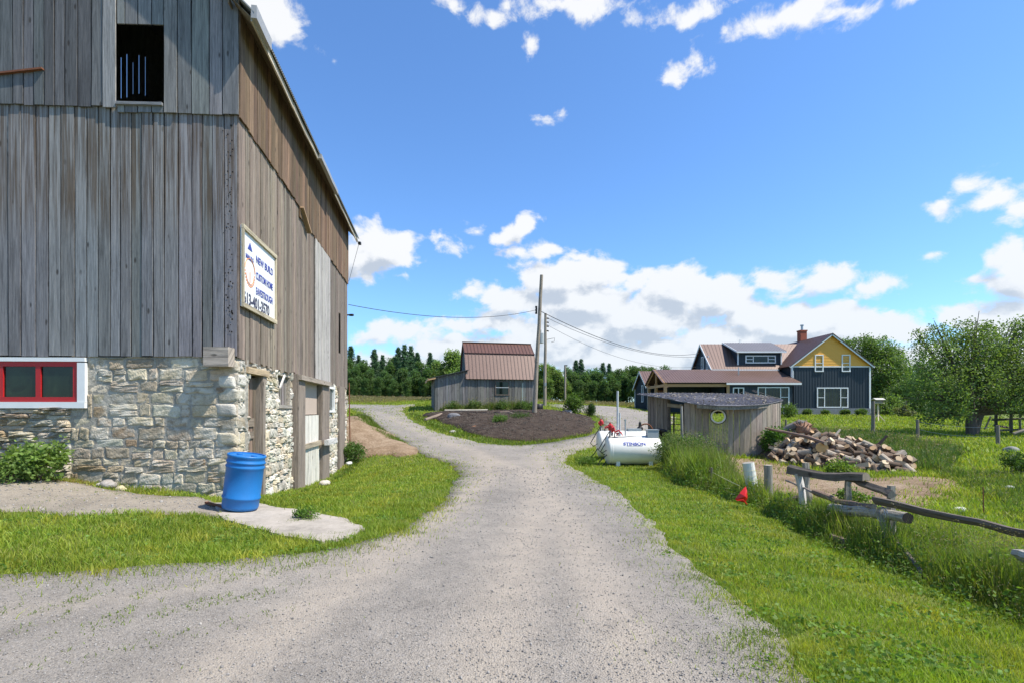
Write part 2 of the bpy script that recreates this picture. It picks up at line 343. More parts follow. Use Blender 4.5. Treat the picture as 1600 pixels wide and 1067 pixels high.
        at = me.attributes.new('col', 'FLOAT_COLOR', 'POINT'); c = np.ones((len(V), 4), np.float32); c[:, :3] = np.concatenate(s.C); at.data.foreach_set('color', c.ravel())
        at = me.attributes.new('uvw', 'FLOAT_VECTOR', 'POINT'); at.data.foreach_set('vector', np.concatenate(s.U).astype(np.float32).ravel())
        me.update(calc_edges=True); me.validate(); (me.shade_smooth if smooth else me.shade_flat)()
        for m in (mats if isinstance(mats, (list, tuple)) else [mats]): me.materials.append(MT[m])
        o = D.objects.new(name, me); COL.objects.link(o)
        if parent is not None: o.parent = parent; o['_o'] = parent['_o']
        elif org is not None: o.location = org; o['_o'] = list(org)
        else: o['_o'] = (0., 0., 0.)
        return o
def tag(o, label=None, cat=None, group=None, kind=None):
    for k, v in (('label', label), ('category', cat), ('group', group), ('kind', kind)):
        if v: o[k] = v
    return o
def thing(name, label, cat, loc, group=None):
    o = D.objects.new(name, None); COL.objects.link(o); o.location = loc; o['_o'] = [float(x) for x in loc]; o.empty_display_size = .2
    return tag(o, label, cat, group)
def dup(root, loc, rotz=0.0, label=None, scale=1.0):
    def cp(o, par):
        c = o.copy(); COL.objects.link(c)
        if par is not None: c.parent = par
        for ch in o.children: cp(ch, c)
        return c
    r = cp(root, None); r.location = loc; r.rotation_euler = (0, 0, rotz); r.scale = (scale, scale, scale)
    if label: r['label'] = label
    return r
def part(name, mats, parent, fn, smooth=False):
    mb = MB(); fn(mb); return mb.build(name, mats, parent, smooth)
def vary(c, a=.15):
    k = 1+rnd(-a, a); return tuple(x*k*(1+rnd(-a, a)*.15) for x in c)
# ------------------------------------------------------------------ terrain height
def pd(px, d, z=None): return ((px-800)/800*d, d) if z is None else ((px-800)/800*d, d, z)
CT = [(3,0,0),(-3,0,0),(8,-3,0),(-8,-3,0),(0,-10,0),(20,-20,0),(-20,-20,0),(0,-40,0),(60,-40,0),(-60,-40,0),(-12,8,.6),(-16,5,.5),(-12,4,.15),(-30,10,.9),(-40,40,2.2),
 (4.3,4,-.2),(4.3,7,-.2),(4.3,10,-.2),(4.3,14,-.25),(2.6,4,-.04),(2.5,3,0),(2.6,7,-.12),(7,5,-.3),(12,8,-.3),(15,4,-.3),(8,10,-.35),(40,10,-.3)]
CT += [pd(*a) for a in [(800,3,0),(300,4,0),(0,5.1,.02),(250,5.4,0),(500,5.8,0),(800,7,-.05),(0,6.8,.18),(250,6.9,.05),(420,7.2,0),
 (60,8.2,.38),(170,9,.22),(290,9.1,.1),(375,7.95,0),(390,9.2,-.02),(415,10.9,-.24),(463,13.2,-.42),(537,20.5,-.37),(560,12,-.25),(600,16,-.35),
 (800,12,-.15),(800,15,-.2),(800,20,-.1),(800,25,.02),(860,25,.02),(640,25,.3),(610,30,.8),(570,42,1.6),(560,55,2.1),(700,38,1.5),(640,40,1.7),(680,39,1.65),(730,39,1.72),(830,39,1.7),
 (572,20.5,-.25),(560,26.5,1.2),(545,24,1.0),(600,25,.5),(545,80,3.5),(700,80,3.2),(545,100,4.2),(700,110,4),(750,30,.75),(850,30,.65),(750,35,1.2),(850,33,1.15),(925,30,.45),(925,36,1.15),
 (900,42,1.4),(960,50,1.75),(960,40,1.0),(1000,34,.6),(900,90,2.8),(1000,90,2.8),(985,17.5,-.3),(900,17,-.3),(1150,20,-.22),(1050,22,-.1),(1000,25,.1),
 (1300,55,1.1),(1130,53,1.1),(1230,48,.95),(1010,60,1.6),(1040,45,1.0),(1300,16,-.35),(1450,18,-.3),(1500,14.5,-.3),(1360,45,.7),(1518,32,.0),(1450,40,.45),(1600,30,0),(1580,45,.4),
 (1380,90,2),(1600,90,1.8),(1000,300,5),(500,300,6),(1600,300,4)]]
CT = np.array(CT, float)
def tf(P):
    r = np.hypot(P[:, 0], P[:, 1])+1e-6; k = np.arcsinh(r/5)/r; return P*k[:, None]
def phi(r): return np.where(r > 1e-9, r*r*np.log(r+1e-12), 0)
_c = tf(CT[:, :2]); _n = len(_c)
_K = phi(np.linalg.norm(_c[:, None]-_c[None], axis=2))+np.eye(_n)*.003
_A = np.zeros((_n+3, _n+3)); _A[:_n, :_n] = _K; _A[:_n, _n] = 1; _A[:_n, _n+1:] = _c; _A[_n:, :_n] = _A[:_n, _n:].T
_w = np.linalg.solve(_A, np.concatenate([CT[:, 2], [0, 0, 0]]))
def H(X, Y):
    P = np.stack([np.ravel(X), np.ravel(Y)], 1).astype(float); out = np.empty(len(P))
    for i in range(0, len(P), 20000):
        p = tf(P[i:i+20000]); K = phi(np.linalg.norm(p[:, None]-_c[None], axis=2))
        out[i:i+20000] = K @ _w[:_n]+_w[_n]+p @ _w[_n+1:]
    x, y = P[:, 0], P[:, 1]; rr = np.minimum(1, np.hypot(x, y)/30)
    out += .018*np.sin(x*1.7+1)*np.sin(y*1.3+2)+.05*rr*np.sin(x*.5)*np.sin(y*.43+1)
    return np.clip(out, -1.2, 7)
def h(x, y): return float(H([x], [y])[0])
_rt = np.geomspace(1.5, 160, 1600)
def g2(px, py):
    """ground point seen at a picture position of the reference (for laying out the road plan)"""
    X = (px-800)/800*_rt; z = 1.6-(py-640)/800*_rt; k = np.where(z < H(X, _rt))[0]
    i = k[0] if len(k) else -1
    return (float(X[i]), float(_rt[i]))
def gd(px, d):
    x, y = pd(px, d); return (x, y, h(x, y))
def inside(poly, X, Y):
    p = np.asarray(poly); x0, y0 = p[:, 0], p[:, 1]; x1, y1 = np.roll(x0, -1), np.roll(y0, -1); r = np.zeros(np.shape(X), bool)
    for a, b, c, d in zip(x0, y0, x1, y1):
        if b == d: continue
        r ^= ((b > Y) != (d > Y)) & (X < (c-a)*(Y-b)/(d-b)+a)
    return r
def edist(poly, X, Y):
    p = np.asarray(poly); o = np.full(np.shape(X), 1e9)
    for a, b in zip(p, np.roll(p, -1, 0)):
        d = b-a; t = np.clip(((X-a[0])*d[0]+(Y-a[1])*d[1])/max(1e-9, d@d), 0, 1); o = np.minimum(o, np.hypot(X-a[0]-t*d[0], Y-a[1]-t*d[1]))
    return o
def vnoise(X, Y, s, sd=0):
    r = np.random.default_rng(sd+5); o = 0
    for i in range(7):
        a = r.uniform(0, 6.28); f = s*r.uniform(.6, 2.4); o = o+np.sin((X*math.cos(a)+Y*math.sin(a))*f*6.28+r.uniform(0, 6.28))/(1+.4*i)
    return o/3.2
def smooth_poly(pts, step=.25, amp=.06, it=2):
    p = np.asarray(pts, float)
    for _ in range(it):
        qn = np.roll(p, -1, 0); p = np.stack([p*.75+qn*.25, p*.25+qn*.75], 1).reshape(-1, 2)
    o = []
    for a, b in zip(p, np.roll(p, -1, 0)):
        dd = np.hypot(*(b-a)); mid = np.hypot(*((a+b)/2)); st = max(step*.4, step*mid/12); k = max(1, int(dd/st))
        for i in range(k): o.append(a+(b-a)*i/k)
    o = np.array(o); r = np.hypot(o[:, 0], o[:, 1]); am = amp*np.minimum(3, .4+r/10)
    o[:, 0] += am*(vnoise(o[:, 0], o[:, 1], .9, 1)+.6*vnoise(o[:, 0], o[:, 1], 3.1, 2)); o[:, 1] += am*(vnoise(o[:, 0], o[:, 1], .9, 3)+.6*vnoise(o[:, 0], o[:, 1], 3.1, 4))
    return o
SHEETS = []
def sheet(name, poly, mat, off=.012, cat=None, label=None, hfn=None, kind='structure', trk=None):
    poly = np.asarray(poly); x0, y0 = poly.min(0); x1, y1 = poly.max(0)
    pts = [] ; ths = np.radians(np.arange(-180, 180, 1.2))
    rr = [0.3]
    while rr[-1] < np.hypot(poly[:, 0], poly[:, 1]).max()+2: rr.append(rr[-1]*1.03+.01)
    rr = np.array(rr); TH, RR = np.meshgrid(ths, rr); X = (RR*np.sin(TH)).ravel(); Y = (RR*np.cos(TH)).ravel()
    X += rng.uniform(-.2, .2, X.shape)*RR.ravel()*.02; k = (X > x0) & (X < x1) & (Y > y0) & (Y < y1); X, Y = X[k], Y[k]
    k = inside(poly, X, Y); X, Y = X[k], Y[k]; k = edist(poly, X, Y) > .012*np.hypot(X, Y)+.02; X, Y = X[k], Y[k]
    nP = len(poly); allp = [Vector((float(a), float(b))) for a, b in np.vstack([poly, np.stack([X, Y], 1)])]
    v, e, f, _, _, _ = delaunay_2d_cdt(allp, [(i, (i+1) % nP) for i in range(nP)], [], 1, 1e-5)
    V = np.array([(a.x, a.y) for a in v]); Z = H(V[:, 0], V[:, 1])+off+.0012*np.hypot(V[:, 0], V[:, 1])
    if hfn is not None: Z = Z+hfn(V[:, 0], V[:, 1])
    F = np.array([t for t in f if len(t) == 3]); c = V[F].mean(1); F = F[inside(poly, c[:, 0], c[:, 1])]
    a, b2, c2 = V[F[:, 0]], V[F[:, 1]], V[F[:, 2]]; cr = (b2-a)[:, 0]*(c2-a)[:, 1]-(b2-a)[:, 1]*(c2-a)[:, 0]; F[cr < 0] = F[cr < 0][:, ::-1]
    ed = np.concatenate([F[:, [0, 1]], F[:, [1, 2]], F[:, [2, 0]]]); key = np.sort(ed, 1); _, ix, ct = np.unique(key, axis=0, return_index=True, return_counts=True); be = ed[ix[ct == 1]]; nV = len(V)
    mb = MB(); mb.add(np.vstack([np.column_stack([V, Z]), np.column_stack([V, Z-.15])]), [F, np.stack([be[:, 1], be[:, 0], be[:, 0]+nV, be[:, 1]+nV], 1)]); V = np.vstack([V, V]); o = mb.build(name, mat, None, name != 'concrete_pad')
    if trk is not None:
        at = o.data.attributes.new('trk', 'FLOAT', 'POINT'); at.data.foreach_set('value', trk(V[:, 0], V[:, 1]).astype(np.float32))
    tag(o, label, cat, None, kind); SHEETS.append(poly); return o
# ---- outlines of the driveway, bed, pad
road_px = [(0,900),(90,897),(170,890),(300,880),(430,872),(500,862),(552,852),(610,836),(655,812),(688,788),(708,760),(716,740),(700,722),(664,712),(640,700),(628,690),(606,678),(580,660),(562,646),(545,637)]
road = [(-30, 4.2), (-9, 4.5)]+[g2(*a) for a in road_px]+[(-30, 47), (-30, 56), pd(560, 56), pd(620, 50), pd(655, 45)]
road += [g2(*a) for a in [(622,640),(640,656),(680,676),(738,691),(800,697),(862,692),(925,681),(945,668)]]+[pd(936, 37), pd(905, 41), pd(872, 44), pd(850, 47), pd(850, 54), pd(905, 56), pd(985, 56), pd(1060, 46), pd(1045, 33), pd(1010, 29)]
road += [g2(*a) for a in [(960,690),(905,703),(884,714),(883,726),(925,748),(965,772),(1003,800),(1033,836),(1080,883),(1137,927),(1192,970),(1235,1021),(1264,1064)]]+[(1.9, 2.2), (2.4, 0), (3, -12), (-30, -12)]
road = smooth_poly(road, .22, .07, 1)
bed = smooth_poly([g2(*a) for a in [(655,648),(692,660),(738,680),(800,690),(862,687),(915,678),(932,669)]]+[pd(926, 36), pd(880, 37), pd(840, 36.5), pd(790, 36.3), pd(740, 36.5), pd(690, 36.8)], .3, .08, 1)
pad = smooth_poly([g2(*a) for a in [(345,812),(380,822),(440,838),(500,850),(548,842),(572,828),(540,812),(490,803),(420,792),(396,786),(330,788)]], .12, .035, 0)
path = smooth_poly([(-9.6, 8.6), (-9.3, 7.2)]+[g2(*a) for a in [(30,800),(110,806),(200,800),(300,803),(350,812),(340,786),(300,776),(240,776),(180,768),(90,752),(0,744)]], .2, .12, 1)
bank = smooth_poly([g2(*a) for a in [(541,716),(565,714),(600,712),(640,713),(652,704),(628,690),(600,672)]]+[gd(578, 26.5)[:2], gd(562, 27)[:2], gd(538, 25.5)[:2], gd(520, 23)[:2]], .3, .12, 1)
bare = smooth_poly([g2(*a) for a in [(1095,706),(1150,716),(1205,716),(1260,742),(1330,752),(1420,742),(1500,752),(1490,772),(1420,800),(1330,790),(1250,775),(1180,765),(1130,740)]], .3, .2, 1)
wt = [[g2(330,1060), g2(560,900), g2(700,800), g2(770,740), g2(745,705), g2(690,690), g2(640,668), g2(590,645)], [g2(760,1060), g2(800,900), g2(835,800), g2(850,740), g2(840,712), g2(880,702), g2(930,690), g2(960,676)],
      [g2(1000,1060), g2(930,900), g2(880,800), g2(815,735), g2(740,705), g2(680,685)], [g2(0,960), g2(250,930), g2(520,880), g2(640,845)]]
def trk(X, Y):
    o = np.zeros(len(X))
    for i, l in enumerate(wt):
        l = np.array(l); dd = np.full(len(X), 1e9)
        for a, b in zip(l[:-1], l[1:]):
            d = b-a; t = np.clip(((X-a[0])*d[0]+(Y-a[1])*d[1])/(d@d), 0, 1); dd = np.minimum(dd, np.hypot(X-a[0]-t*d[0], Y-a[1]-t*d[1]))
        o = np.maximum(o, np.exp(-(dd/(.32 if i < 3 else .2))**2)*(1 if i < 3 else .5))
    return np.clip(o, 0, 1)
sheet('gravel_road', road, 'gravel', .012, trk=trk)
sheet('garden_soil', bed, 'soil', .03, hfn=lambda X, Y: np.minimum(.25, edist(bed, X, Y)*.16)+.035*vnoise(X, Y, 1.1, 8))
sheet('bank', bank, 'dirt', .03, hfn=lambda X, Y: np.minimum(.12, edist(bank, X, Y)*.2)*(1+vnoise(X, Y, .7, 9)))
sheet('bare_ground', bare, 'dirt', .01)
sheet('path', path, 'pale_gravel', .012)
sheet('concrete_pad', pad, 'concrete', .022, hfn=lambda X, Y: .012*vnoise(X, Y, 1.2, 4))
# ---- ground
def in_barn(X, Y): return inside([(-5.3, 9.6), (-6.9, 20.2), (-22, 20.2), (-22, 9)], X, Y)
def build_ground():
    th = np.radians(np.concatenate([np.arange(-52, 52, .28), np.arange(52, 308, 3.0)])); r = np.geomspace(.4, 900, 270); nt = len(th)
    TH, RR = np.meshgrid(th, r); X = (RR*np.sin(TH)).ravel(); Y = (RR*np.cos(TH)).ravel(); Z = H(X, Y)
    for p in SHEETS:
        k = inside(p, X, Y); ed = edist(p, X[k], Y[k]); Z[k] -= np.minimum(.07, np.maximum(0, ed-.1)*.3)
    i = np.arange(len(r)-1)[:, None]; j = np.arange(nt)[None]; a = i*nt+j; b = i*nt+(j+1) % nt
    F = np.stack([a, b, b+nt, a+nt], 2).reshape(-1, 4)
    mb = MB(); V = np.column_stack([X, Y, Z]); V = np.vstack([V, [0, 0, h(0, 0)]]); mb.add(V, [F, np.array([[len(V)-1, (k+1) % nt, k] for k in range(nt)])])
    tag(mb.build('ground', 'turf', None, True), kind='structure')
build_ground()
# ================================================================== helpers for buildings
def A3(*v): return [np.asarray(x, float) for x in v]
Zv = np.array([0, 0, 1.])
def plank_wall(mb, O, ux, n, x0, x1, zb, zt, wd=(.18, .28), th=.026, col=(.25, .25, .25), var=.16, openings=(), rag=.02, gap=.020, wob=.005, mat=0, cw=0.0):
    O, ux, n = A3(O, ux, n); x = x0; snaps = sorted([a for o in openings for a in (o[0], o[1])]+[x1])
    fb = zb if callable(zb) else (lambda q: zb); ft = zt if callable(zt) else (lambda q: zt)
    while x < x1-1e-4:
        wv = rnd(*wd); nx = x+wv
        for sn in snaps:
            if x+1e-4 < sn < nx+wd[0]*.45: nx = sn; break
        nx = min(nx, x1); mid = (x+nx)/2; a, b = x+gap/2, nx-gap/2
        zb0 = fb(mid)+rnd(-rag, rag); iv = [(zb0, None)]
        for o in openings:
            if o[0]-1e-3 <= mid <= o[1]+1e-3:
                new = []
                for lo, hi in iv:
                    top = hi if hi is not None else ft(mid)
                    if o[3] <= lo or o[2] >= top: new.append((lo, hi)); continue
                    if o[2] > lo+.02: new.append((lo, o[2]))
                    if o[3] < top-.02: new.append((o[3], hi))
                iv = new
        c = np.array(vary(col(mid, zb0) if callable(col) else col, var)); out = rnd(0, .016)
        for lo, hi in iv:
            tl = hi if hi is not None else ft(a); tr = hi if hi is not None else ft(b)
            if min(tl, tr) - lo < .02: continue
            k = max(1, int((tl-lo)/.6)); V = []; U = []; sd = rnd(0, 60); j0, j1 = rnd(-wob, wob), rnd(-wob, wob)
            for i in range(k+1):
                t = i/k; e0 = a+j0*math.sin(t*4+sd)+rnd(-wob, wob)*.4; e1 = b+j1*math.sin(t*5+sd)+rnd(-wob, wob)*.4; oo = out+rnd(-.002, .002)
                for xx, nn, tt in ((e0, 0, tl), (e1, 0, tr), (e1, th, tr), (e0, th, tl)):
                    z = lo+(tt-lo)*t
                    V.append(O+ux*xx+Zv*z+n*(nn+oo)); U.append((xx-a+sd*1.7, z+sd, sd))
            F = [[i*4+q, i*4+(q+1) % 4, i*4+4+(q+1) % 4, i*4+4+q] for i in range(k) for q in range(4)]+[[3, 2, 1, 0], [k*4, k*4+1, k*4+2, k*4+3]]
            if np.dot(np.cross(ux, Zv), n) > 0: pass
            mb.add(V, np.array(F), U, c, mat)
        x = nx
def wall_cells(x0, x1, z0, z1, openings):
    xs = sorted({x0, x1, *[min(max(v, x0), x1) for o in openings for v in (o[0], o[1])]}); res = []
    for a, b in zip(xs[:-1], xs[1:]):
        if b-a < 1e-4: continue
        m = (a+b)/2; cuts = sorted([(max(z0, o[2]), min(z1, o[3])) for o in openings if o[0] < m < o[1]]); z = z0
        for c, d in cuts:
            if c > z: res.append((a, b, z, c))
            z = max(z, d)
        if z < z1: res.append((a, b, z, z1))
    return res
def wall_boxes(mb, O, ux, n, th, x0, x1, z0, z1, openings=(), col=(1, 1, 1), mat=0):
    O, ux, n = A3(O, ux, n)
    for a, b, c, d in wall_cells(x0, x1, z0, z1, openings):
        ctr = O+ux*(a+b)/2+Zv*(c+d)/2-n*th/2
        mb.box(ctr, (b-a, th, d-c), col, mat, [ux, n, Zv])
def stones(mb, O, ux, n, x0, x1, z0, z1, hr=(.10, .24), wr=(.16, .55), openings=(), cols=None, proud=.028, N=11, edge=False):
    O, ux, n = A3(O, ux, n); z = z0; lin = np.linspace(-1, 1, N); S, T = np.meshgrid(lin, lin)
    while z < z1:
        hh = min(rnd(*hr), z1-z+.03); x = x0-rnd(0, .2)
        while x < x1:
            w_ = rnd(*wr)*(1.25 if hh < .14 else 1); sub = [(z, hh)]
            if hh > .17 and rnd(0, 1) < .22: q = rnd(.4, .6); sub = [(z, hh*q), (z+hh*q, hh*(1-q))]
            for (zz, h2) in sub:
                a, b = max(x, x0), min(x+w_, x1); cx, cz = (a+b)/2, zz+h2/2+.018*math.sin(x*3.1+z*2)
                if b-a < .05: continue
                bad = any(o[0] < b-.02 and o[1] > a+.02 and o[2] < cz+h2/2-.02 and o[3] > cz-h2/2+.02 for o in openings)
                if bad:
                    ok = False
                    for o in openings:
                        if o[0]-.001 > a and o[0] < b and cz-h2/2 < o[3]-.02 and cz+h2/2 > o[2]+.02: b = o[0]; ok = b-a > .06
                        elif o[1] < b and o[1] > a and cz-h2/2 < o[3]-.02 and cz+h2/2 > o[2]+.02: a = o[1]; ok = b-a > .06
                    if not ok or any(o[0] < b-.03 and o[1] > a+.03 and o[2] < cz+h2/2-.03 and o[3] > cz-h2/2+.03 for o in openings): continue
                    cx = (a+b)/2
                hw, hz = (b-a)/2-.003, h2/2-.002; p = rnd(4, 11); dp = proud*rnd(.35, 1.25)
                r_ = (np.abs(S)**p+np.abs(T)**p)**(1/p); sc_ = np.where(r_ > 1, 1/r_, 1); s2, t2 = S*sc_, T*sc_
                prof = (1-np.clip(np.maximum(np.abs(S), np.abs(T)), 0, 1)**rnd(5, 12))**.6
                ph = rng.uniform(0, 6, 6); tilt = rnd(-.22, .22)
                dn = dp*prof*(1+.22*np.sin(S*2.3+ph[0])*np.sin(T*2+ph[1])+.16*np.sin(S*5+ph[2]+T*3)+.10*np.sin(T*7+ph[1]*2+S*4)+.07*np.sin(S*11+ph[4]+T*8)+tilt*S+rnd(-.2, .2)*T)-.010
                ex = .05*hw*np.sin(T*2.5+ph[3])+.03*hw*np.sin(T*6+ph[5]); ez = .13*hz*np.sin(S*2.4+ph[4])+.06*hz*np.sin(S*6+ph[2])
                V = O+np.multiply.outer(cx+s2*hw+ex*.6, ux)+np.multiply.outer(cz+t2*hz+ez, Zv)+np.multiply.outer(dn, n)
                c = vary(random.choice(cols), .22); i = np.arange(N-1)[:, None]*N+np.arange(N-1)[None]; i = i.ravel()
                mb.add(V.reshape(-1, 3), np.stack([i, i+1, i+N+1, i+N], 1), None, c)
            x += w_
        z += hh
def window(par, ctr, ux, n, w_, h_, cols=(1,), rows=1, fw=.08, dep=.06, fmat='white_paint', gmat='glass_dark', split=(), name='window', mul=None):
    """framed window; cols = relative pane widths; split = pane indices with a cross bar"""
    ctr, ux, n = A3(ctr, ux, n); mul = mul or fw*.7
    fr = MB(); tot = sum(cols); xs = [-w_/2]
    for c in cols: xs.append(xs[-1]+w_*c/tot)
    AX = [ux, n, Zv]
    fr.box(ctr+Zv*(h_/2-fw/2), (w_, dep, fw), ax=AX); fr.box(ctr-Zv*(h_/2-fw/2), (w_, dep*1.25, fw), ax=AX)
    for s_ in (-1, 1): fr.box(ctr+ux*s_*(w_/2-fw/2), (fw, dep*.96, h_-2*fw), ax=AX)
    for x in xs[1:-1]: fr.box(ctr+ux*x, (mul, dep*.9, h_-2*fw), ax=AX)
    for i in split: fr.box(ctr+ux*(xs[i]+xs[i+1])/2+Zv*0, (w_*cols[i]/tot-mul, dep*.8, mul*.8), ax=AX)
    f = fr.build(name, fmat, par)
    for i in range(len(cols)):
        g_ = MB(); a, b = xs[i]+(fw if i == 0 else mul/2), xs[i+1]-(fw if i == len(cols)-1 else mul/2)
        g_.box(ctr+ux*(a+b)/2-n*dep*.2, (b-a, .012, h_-2*fw), ax=AX); g_.build('pane', gmat, f)
    return f
def roof_plane(mb, e0, e1, r1, r0, rib=.23, th=.04, col=(1, 1, 1), ribh=.022, mat=0, edge=True):
    e0, e1, r1, r0 = A3(e0, e1, r1, r0); nn = nrm(np.cross(e1-e0, r0-e0)); nn = nn if nn[2] > 0 else -nn
    mb.prism([e0, e1, r1, r0], -nn*th, col, mat); L = np.linalg.norm(e1-e0); k = max(2, int(L/rib))
    for i in range(k+1):
        t = i/k; a = e0+(e1-e0)*t+nn*ribh*.4; b = r0+(r1-r0)*t+nn*ribh*.4
        mb.beam(a, b, .06, ribh, nn, vary(np.array(col)*.62, .08), mat)
def text(par, s, size, mat, O, ux, uz, n, name='lettering', bold=.0, wscale=1.0, bend=None, parent_is_thing=True):
    cu = D.curves.new(name, 'FONT'); cu.body = s; cu.size = size; cu.extrude = .002; cu.offset = bold; cu.resolution_u = 4
    to = D.objects.new('t', cu); COL.objects.link(to); bpy.context.view_layer.update()
    me = D.meshes.new_from_object(to); D.objects.remove(to); k = len(me.vertices)
    co_ = np.zeros(k*3, np.float32); me.vertices.foreach_get('co', co_); co_ = co_.reshape(-1, 3).astype(float)
    O, ux, uz, n = A3(O, ux, uz, n)
    if bend is None: P_ = O+np.outer(co_[:, 0]*wscale, ux)+np.outer(co_[:, 1], uz)+np.outer(co_[:, 2]+.003, n)
    else: P_ = bend(co_[:, 0]*wscale, co_[:, 1], co_[:, 2]+.003)
    P_ = P_-np.array(par['_o']); me.vertices.foreach_set('co', P_.astype(np.float32).ravel()); me.name = name
    me.materials.clear(); me.materials.append(MT[mat]); me.update()
    o = D.objects.new(name, me); COL.objects.link(o); o.parent = par; o['_o'] = par['_o']; return o
# ================================================================== BARN
CX, CY = -5.0, 9.3
a23 = R(2.3); FU = np.array([-math.cos(a23), -math.sin(a23), 0]); FN = np.array([math.sin(a23), -math.cos(a23), 0])
SL = math.hypot(.146, 1); SU = np.array([-.146, 1, 0])/SL; SN = np.array([1, .146, 0])/SL
C0 = np.array([CX, CY, 0.])
def fu(px): q = (800-px)/800; return (CY*q+CX)/(math.cos(a23)+q*math.sin(a23))
def fz(py, u=2): return 1.6+(640-py)/800*(CY-u*math.sin(a23))
def st(px):
    r_ = (800-px)/800; return (-CX-CY*r_)/(r_-.146)*SL
def sz(py, s_): return 1.6+(640-py)/800*(CY+s_/SL)
SLEN = 11.2*SL; WID = 18.0; EZ = 8.95
barn = thing('barn', 'tall old barn of weathered grey boards on a pale rubble stone base', 'barn', (CX, CY, h(CX, CY)))
STC = [tuple(np.array(c_)*[1.18, 1.03, .80]) for c_ in [(.34, .33, .30), (.40, .38, .34), (.30, .30, .285), (.42, .40, .35), (.36, .33, .28), (.46, .45, .41), (.28, .265, .24), (.33, .34, .34), (.24, .20, .16), (.38, .36, .33)]]
STS = [(.50, .45, .36), (.58, .53, .43), (.46, .42, .35), (.62, .58, .49), (.50, .43, .31), (.40, .37, .31), (.55, .46, .32)]
SILL = 2.56
wu0, wu1 = fu(137), fu(-12); wz0, wz1 = fz(637), fz(559)
fop = [(wu0, wu1, wz0, wz1)]
wl = MB(); wall_boxes(wl, C0-FN*.0, FU, FN, .45, 0.0, WID, -.7, SILL-.01, fop, (.31, .285, .235)); 
sop = [(st(386), st(411), -.9, 2.33), (st(434), st(453), 1.70, 2.40), (st(455), st(507), -.9, 2.52), (st(509), st(518), 1.55, 2.35), (st(526), st(536), -.9, 2.5)]
wall_boxes(wl, C0, SU, SN, .45, .46, SLEN, -1.1, SILL-.01, sop, (.40, .35, .28)); wall = wl.build('stone_wall', 'mortar', barn)
sm = MB(); stones(sm, C0, FU, FN, -.02, 2.9, -.5, SILL-.03, openings=fop, cols=STC)
stones(sm, C0, FU, FN, 2.9, 7.5, -.3, wz0-.0, (.07, .15), (.15, .5), openings=fop, cols=STC, proud=.10); stones(sm, C0, FU, FN, 4.3, 7.5, wz0, SILL-.03, openings=(), cols=STC)
stones(sm, C0, SU, SN, .03, SLEN, -1.0, SILL-.04, (.10, .26), (.14, .42), openings=sop, cols=STS, proud=.06)
for k in range(11):                                            # quoins wrapping the corner
    z = -.35+k*.262; c = vary(random.choice(STS if k % 2 else STC), .1); mb_w = rnd(.3, .45)
    sm.rock(C0+FU*(mb_w*.36 if k % 2 else .13)+SU*(.14 if k % 2 else mb_w*.36)+Zv*(z+.12), (mb_w*.48 if k % 2 else .18, .18 if k % 2 else mb_w*.46, .125), 3, .07, c, box=.42)
sm.build('rubble_stones', 'field_stone', barn, False)
# plank walls
FCOL = (.172, .170, .168); LZ = fz(173, 2)
opn = (fu(260), fu(187), fz(165), fz(42))
pw = MB(); plank_wall(pw, C0+FN*.01, FU, FN, -.03, 9, SILL, LZ+.12, (.17, .27), .026, FCOL, .24, rag=.012)
pw.build('lower_front_boards', 'stained_board', barn)
gt = lambda u: EZ+min(u, WID-u)-.04
pw = MB(); plank_wall(pw, C0+FN*.048, FU, FN, -.075, fu(187)+.0, lambda u: LZ-.07, gt, (.19, .36), .026, (.18, .178, .172), .2, [opn], rag=.01)
plank_wall(pw, C0+FN*.072, FU, FN, fu(187), fu(166), lambda u: LZ-.0, gt, (.3, .31), .026, (.27, .265, .25), .05, rag=.005)
plank_wall(pw, C0+FN*.048, FU, FN, fu(166), WID, lambda u: LZ+.02, gt, (.17, .24), .026, (.115, .114, .114), .22, rag=.012)
pw.build('upper_front_boards', 'weathered_board', barn)
gd0 = MB(); gd0.box(C0+FN*.095+FU*(fu(187)-.0+(fu(260)-fu(187))/2)+Zv*(opn[2]-.02), (.80, .05, .05), (.2, .2, .2), ax=[FU, FN, Zv]); gd0.build('opening_sill', 'rough_timber', barn)
pw = MB(); plank_wall(pw, C0+FN*.01, FU, FN, 9, WID, SILL, LZ+.12, (.5, .6), .026, FCOL, .17); pw.build('far_front_boards', 'weathered_board', barn)
# side boards: lower, patched door panel and upper row
SC1 = (.205, .165, .128); sd0, sd1 = st(488), st(512); UB = lambda s_: 6.88 if s_ < st(465) else 6.62+.0*s_
slot = (st(527), st(530), sz(552, st(529)), sz(490, st(529)))
pw = MB(); plank_wall(pw, C0+SN*.012, SU, SN, -.04, sd0, 2.50, 6.98, (.12, .21), .026, SC1, .3, rag=.05, gap=.014)
plank_wall(pw, C0+SN*.012, SU, SN, sd1, SLEN, 2.44, 6.9, (.16, .26), .026, (.185, .152, .122), .2, [slot], rag=.04, gap=.012)
pw.build('lower_side_boards', 'weathered_board', barn)
pw = MB(); plank_wall(pw, C0+SN*.055, SU, SN, sd0, sd1, 2.36, 6.6, (.16, .24), .026, (.36, .335, .305), .1, rag=.06, gap=.012)
tag(pw.build('patched_boards', 'weathered_board', barn), 'paler newer boards patched into the side')
pw = MB(); plank_wall(pw, C0+SN*.05, SU, SN, -.078, SLEN, UB, EZ, (.17, .27), .026, (.165, .108, .066), .34, rag=.03, gap=.012)
pw.build('upper_side_boards', 'weathered_board', barn)
mb = MB(); mb.beam(C0+SU*st(464)+SN*.11+Zv*6.86, C0+SU*st(476)+SN*.13+Zv*6.45, .05, .12, SN, (.3, .2, .12)); mb.build('loose_slat', 'rough_timber', barn)
mb = MB()
